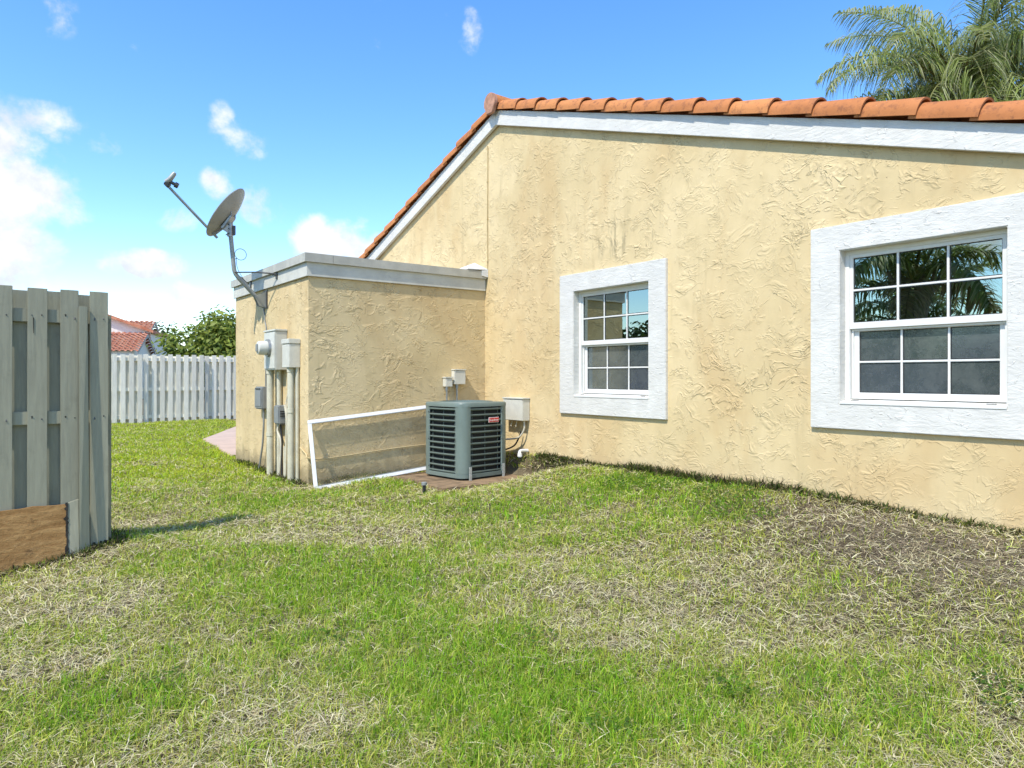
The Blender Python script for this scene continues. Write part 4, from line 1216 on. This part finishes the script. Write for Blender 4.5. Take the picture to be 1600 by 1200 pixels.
# greenery on the camera's side of the yard, seen in the window panes
palm((-4.6, 6.9, 0), 2.9, 2.7, 14, 'short palm with wide fronds just beyond the near fence', 31, dead=2, ll=.7, lw=.05)
palm((-9.8, 9.2, 0), 2.3, 2.7, 16, 'short palm further out behind the short wide palm', 35, dead=1, ll=.65, lw=.05)
palm((-7.6, 12.4, 0), 3.2, 2.6, 18, 'short palm standing between the hedge trees', 33, dead=1, ll=.6, lw=.05)
for k, (x, y, h, lb) in enumerate(((-15.5, 9.5, 1.6, 'broad dark tree behind the short wide palm'), (-11, 13.5, 2.2, 'rounded tree at the middle of the side hedge'), (-10, 19, 1.6, 'low tree at the far end of the side hedge'))):
    broad_tree((x, y, 0), h, (2.6, 3.2, 2.0), 4500, .16, DG, lb, 50 + k, 'hedge trees along the side')

# ------------------------------------------------------------------ lawn
def inside_exclusions(x, y):
    ex = (x > AX - .03) & (y > AY - .02) & (y < AY1 + .02)
    ex |= (x > WX - .02)
    ex |= (x > 3.87) & (x < 5.21) & (y > 6.45) & (y < 7.69)
    ex |= (y > 11.35) & (x > 3.02 + np.clip((y - 11.35) / 3.25, 0, 1) * .33 + np.clip((y - 14.6) / 4, 0, 1) * 1.85) & (y < 18.6)
    return ex
_g = np.random.default_rng(5); PH = _g.random((24, 3)) * 6.28; FRQ = _g.normal(size=(24, 2))
def vnoise(x, y, s, k0=0, kn=8):
    o = np.zeros_like(x)
    for k in range(k0, k0 + kn):
        f = FRQ[k % 24] * s; o += np.sin(x * f[0] + y * f[1] + PH[k % 24, 0] + 1.3 * np.sin(x * f[1] * .6 - y * f[0] * .6 + PH[k % 24, 1]))
    return o / (kn ** .5) / .72
GREEN = [(1.75, 3.1, .42, .75, 1.0), (1.30, 4.3, .50, .45, .85), (1.85, 3.9, .40, .40, .8), (1.10, 5.0, .45, .4, .55), (1.75, 2.3, .36, .45, .7), (.30, 3.0, .3, .35, .35),
         (4.75, 4.75, .55, .75, .85), (4.5, 3.6, .40, .5, .75), (3.9, 5.2, .55, .6, .5), (3.3, 5.9, .6, .4, .35), (2.7, 1.55, .5, .4, .30), (2.6, 6.9, .9, .5, .45),
         (1.5, 1.9, .3, .3, .4), (3.0, 4.5, .5, .4, .2)]
STRAW = [(2.4, 3.75, .40, .55, .6), (.35, 4.6, .5, .9, .75), (.65, 2.45, .45, .35, .5), (2.35, 2.3, .40, .45, .55), (2.35, 5.2, .6, .45, .6), (3.9, 6.2, .7, .35, .75), (3.2, 3.1, .6, .6, .5),
         (1.1, 6.6, .7, .6, .5), (2.0, 1.2, .4, .3, .4), (3.4, 2.2, .7, .7, .55)]
DEAD = [(4.85, 2.5, .55, .85, .9), (4.55, 1.75, .55, .55, .65), (5.2, 6.2, .3, .6, .5), (.45, 5.75, .5, .22, .5), (3.0, 7.75, .4, .15, .4)]
def blobs(L, x, y):
    o = np.zeros_like(x)
    for (cx, cy, sx_, sy_, w) in L: o += w * np.exp(-((x - cx) / sx_) ** 2 * .7 - ((y - cy) / sy_) ** 2 * .7)
    return o
def fields(x, y):
    n1 = vnoise(x, y, 1.7); n2 = vnoise(x, y, 5.0, 8); n3 = vnoise(x, y, 12, 15); n4 = vnoise(x, y, 27, 3)
    g = .55 + .40 * blobs(GREEN, x, y) - .36 * blobs(STRAW, x, y) - .55 * blobs(DEAD, x, y) + .30 * sstep(y, 7.2, 9.5) + .09 * n1 + .13 * n2 + .12 * n3 + .09 * n4
    d = .85 * blobs(DEAD, x, y) - .08 + .10 * n2 + .13 * n3
    return np.clip(g, .06, .95), np.clip(d, 0, .8)
def scatter(n, seed, pw_=1.35):
    """points over the lawn in view and a margin, thinning with distance from where one stands"""
    rg = np.random.default_rng(seed)
    X = []; Y = []; got = 0
    while got < n:
        r = 1.4 + (21.5 - 1.4) * rg.random(n) ** pw_ ; r = r[:n]
        a = rg.uniform(-R(52), R(46), n) + YAW
        x = r * np.sin(a); y = r * np.cos(a)
        ok = ~inside_exclusions(x, y) & (y < 20.98) & (x > -6)
        X.append(x[ok]); Y.append(y[ok]); got += ok.sum()
    return np.concatenate(X)[:n], np.concatenate(Y)[:n], rg

def blades(name, x, y, rg, length, width, lean0, lean1, cols, z_up, mat, bend=.6):
    n = len(x); z = gh(x, y) + z_up
    az_ = rg.uniform(0, 2 * np.pi, n); le = rg.uniform(lean0, lean1, n)           # angle from the vertical
    d = np.stack([np.cos(az_) * np.sin(le), np.sin(az_) * np.sin(le), np.cos(le)], 1)
    le2 = np.minimum(le + bend * rg.uniform(.3, 1.3, n), 1.75)
    az2 = az_ + rg.normal(scale=.35, size=n)
    d2 = np.stack([np.cos(az2) * np.sin(le2), np.sin(az2) * np.sin(le2), np.cos(le2)], 1)
    tw = rg.uniform(0, 2 * np.pi, n)
    sd_ = np.stack([-np.sin(az_ + .5 * np.sin(tw)), np.cos(az_ + .5 * np.sin(tw)), .35 * np.sin(tw * 3)], 1)
    P = np.stack([x, y, z], 1); L = length[:, None]; w = width[:, None] * .5
    m = P + d * L * .5; t = m + d2 * L * .5
    t[:, 2] = np.maximum(t[:, 2], gh(t[:, 0], t[:, 1]) + .004); m[:, 2] = np.maximum(m[:, 2], gh(m[:, 0], m[:, 1]) + .004)
    V = np.stack([P - sd_ * w, P + sd_ * w, m + sd_ * w * .9, m - sd_ * w * .9, t], 1).reshape(-1, 3)
    b = np.arange(n)[:, None] * 5
    F = [b + np.array([[0, 1, 2, 3]]), b + np.array([[3, 2, 4]])]
    return mesh_np(name, V, F, np.repeat(cols, 5, 0), mat, None, 'stuff')

def dist(x, y): return np.sqrt(x * x + y * y)
# straw thatch lying everywhere
NS_ = 430000
x, y, rg = scatter(NS_, 101)
g, d = fields(x, y); dd = dist(x, y)
keep = rg.random(NS_) < (1.0 - .62 * g); x, y, g, d, dd = (q[keep] for q in (x, y, g, d, dd))
n = len(x)
pal = np.array([(.57, .50, .28), (.66, .59, .36), (.46, .38, .20), (.58, .53, .29), (.38, .30, .15), (.62, .56, .36)])
dp = np.array([(.24, .18, .115), (.17, .125, .08), (.32, .25, .16), (.11, .08, .055), (.42, .35, .24)])
gp = np.array([(.48, .49, .14), (.40, .44, .09), (.54, .52, .19)])
c = pal[rg.integers(0, len(pal), n)]
u = rg.random(n); s = u < d * .8; c[s] = dp[rg.integers(0, len(dp), s.sum())]
s = (u > 1 - g * .65) & (d < .5); c[s] = gp[rg.integers(0, len(gp), s.sum())]
c = c * rg.uniform(.75, 1.2, (n, 1))
ln = rg.uniform(.02, .085, n) * (1 + .03 * dd); wd = rg.uniform(.0013, .0046, n) * np.clip(dd / 4.0, .8, 3.0)
o = blades('thatch', x, y, rg, ln, wd, 1.05, 1.62, c, rg.uniform(.0, .028, n), M['straw'], .35)
o['label'] = 'dry straw coloured dead grass lying over the lawn'; o['category'] = 'dead grass'
# living grass
NG = 460000
x, y, rg = scatter(NG, 202)
g, d = fields(x, y); dd = dist(x, y)
keep = rg.random(NG) < np.clip(.10 + 1.0 * g, 0, 1) * (1 - .85 * d); x, y, g, d, dd = (q[keep] for q in (x, y, g, d, dd))
n = len(x)
viv = np.array([(.23, .43, .018), (.30, .50, .026), (.16, .33, .014), (.37, .53, .035)])
dry = np.array([(.43, .50, .055), (.52, .56, .085), (.33, .41, .04), (.58, .57, .13)])
c = dry[rg.integers(0, 4, n)]
back = sstep(y, 7.5, 10)
u = rg.random(n); s = u < np.clip((g - .42) * 1.5, .04, .8); c[s] = viv[rg.integers(0, 4, s.sum())]
ylw = np.array([(.48, .58, .03), (.56, .64, .045), (.40, .50, .025)])
s = rg.random(n) < back * .8; c[s] = ylw[rg.integers(0, 3, s.sum())]
c = c * rg.uniform(.65, 1.3, (n, 1)) * rg.uniform(.88, 1.12, (n, 3))
ln = rg.uniform(.025, .078, n) * (.75 + .5 * g) * np.clip(1.3 - .05 * dd, 1, 1.2); wd = rg.uniform(.0020, .0052, n) * np.clip(dd / 4.0, .8, 3.2)
o = blades('grass', x, y, rg, ln, wd, .08, .85, c, np.zeros(n), M['blade'], .75)
o['label'] = 'living green and yellow grass blades of the patchy lawn'; o['category'] = 'grass'
# taller weeds and grass against the wall feet
def along(n, seed, pts, spread):
    rg = np.random.default_rng(seed); P = np.array(pts); k = rg.integers(0, len(P) - 1, n); t = rg.random(n)[:, None]
    q = P[k] * (1 - t) + P[k + 1] * t + rg.normal(scale=spread, size=(n, 2)); return q[:, 0], q[:, 1], rg
xx, yy, rg = along(9000, 7, [(WX - .06, .9), (WX - .06, 2.5), (WX - .06, 4.0), (WX - .06, 4.9), (WX - .06, 5.4), (WX - .06, 6.7)], .05)
xb, yb, rg2 = along(2600, 8, [(AX + .1, AY - .07), (3.6, AY - .07), (4.3, AY - .08)], .05)
xc, yc, _ = along(2200, 9, [(AX - .06, AY), (AX - .06, 9.2), (AX - .06, 10.7)], .04)
xd, yd, _ = along(1500, 10, [(-.3, FY - .1), (.4, FY - .1), (.75, FY - .02), (.8, FY + .3)], .035)
x = np.concatenate([np.minimum(xx, WX - .012), xb, np.minimum(xc, AX - .012), xd]); y = np.concatenate([yy, np.minimum(yb, AY - .012), yc, yd]); n = len(x)
wg = np.array([(.05, .09, .014), (.08, .13, .02), (.13, .17, .03), (.22, .19, .09), (.10, .08, .045), (.05, .04, .025)])
c = wg[rg.integers(0, 6, n)] * rg.uniform(.7, 1.25, (n, 1))
ln = rg.uniform(.03, .11, n) * np.where((y > 3.3) & (y < 5.2) & (x > 5), 1.35, .9); wd = rg.uniform(.004, .009, n) * np.clip(dist(x, y) / 5, .8, 2)
o = blades('edge_weeds', x, y, rg, ln, wd, .05, 1.2, c, np.zeros(n), M['blade'], .8)
o['label'] = 'dark weeds and dry tufts along the foot of the walls'; o['category'] = 'weeds'
# broad-leaved clover patches in the lawn and against the wall
cp = []
for (cx, cy, r, q) in ((4.85, 4.55, .45, 900), (4.95, 3.7, .30, 420), (4.6, 3.3, .3, 300), (1.72, 1.75, .10, 50), (2.35, 1.72, .08, 40), (3.2, 1.1, .10, 60), (2.05, 2.6, .12, 40), (1.35, 3.2, .12, 40), (3.05, 1.05, .1, 30), (.55, 3.1, .1, 30)):
    rg = np.random.default_rng(int(cx * 100)); a = rg.uniform(0, 6.28, q); rr = r * np.sqrt(rg.random(q)); cp.append(np.stack([cx + rr * np.cos(a) * .8, cy + rr * np.sin(a)], 1))
cp = np.concatenate(cp); cp = cp[cp[:, 0] < WX - .02]; n = len(cp); rg = np.random.default_rng(77)
P = np.concatenate([cp, (gh(cp[:, 0], cp[:, 1]) + rg.uniform(.02, .06, n))[:, None]], 1)
V = []; 
a = rg.uniform(0, 6.28, n); s = rg.uniform(.007, .014, (n, 1)); tl = rg.normal(scale=.3, size=(n, 2))
t = np.stack([np.cos(a), np.sin(a), tl[:, 0]], 1); b = np.stack([-np.sin(a), np.cos(a), tl[:, 1]], 1)
V = np.stack([P - t * s, P - t * s * .3 + b * s * .8, P + t * s + b * s * .3, P + t * s - b * s * .3, P - t * s * .3 - b * s * .8], 1).reshape(-1, 3)
cc = np.array([(.10, .20, .02), (.14, .25, .03), (.08, .15, .02)])[rg.integers(0, 3, n)]
o = mesh_np('clover', V, [np.arange(5 * n).reshape(-1, 5)], np.repeat(cc, 5, 0), M['blade'], None, 'stuff')
o['label'] = 'small round leaved clover growing through the lawn'; o['category'] = 'clover'
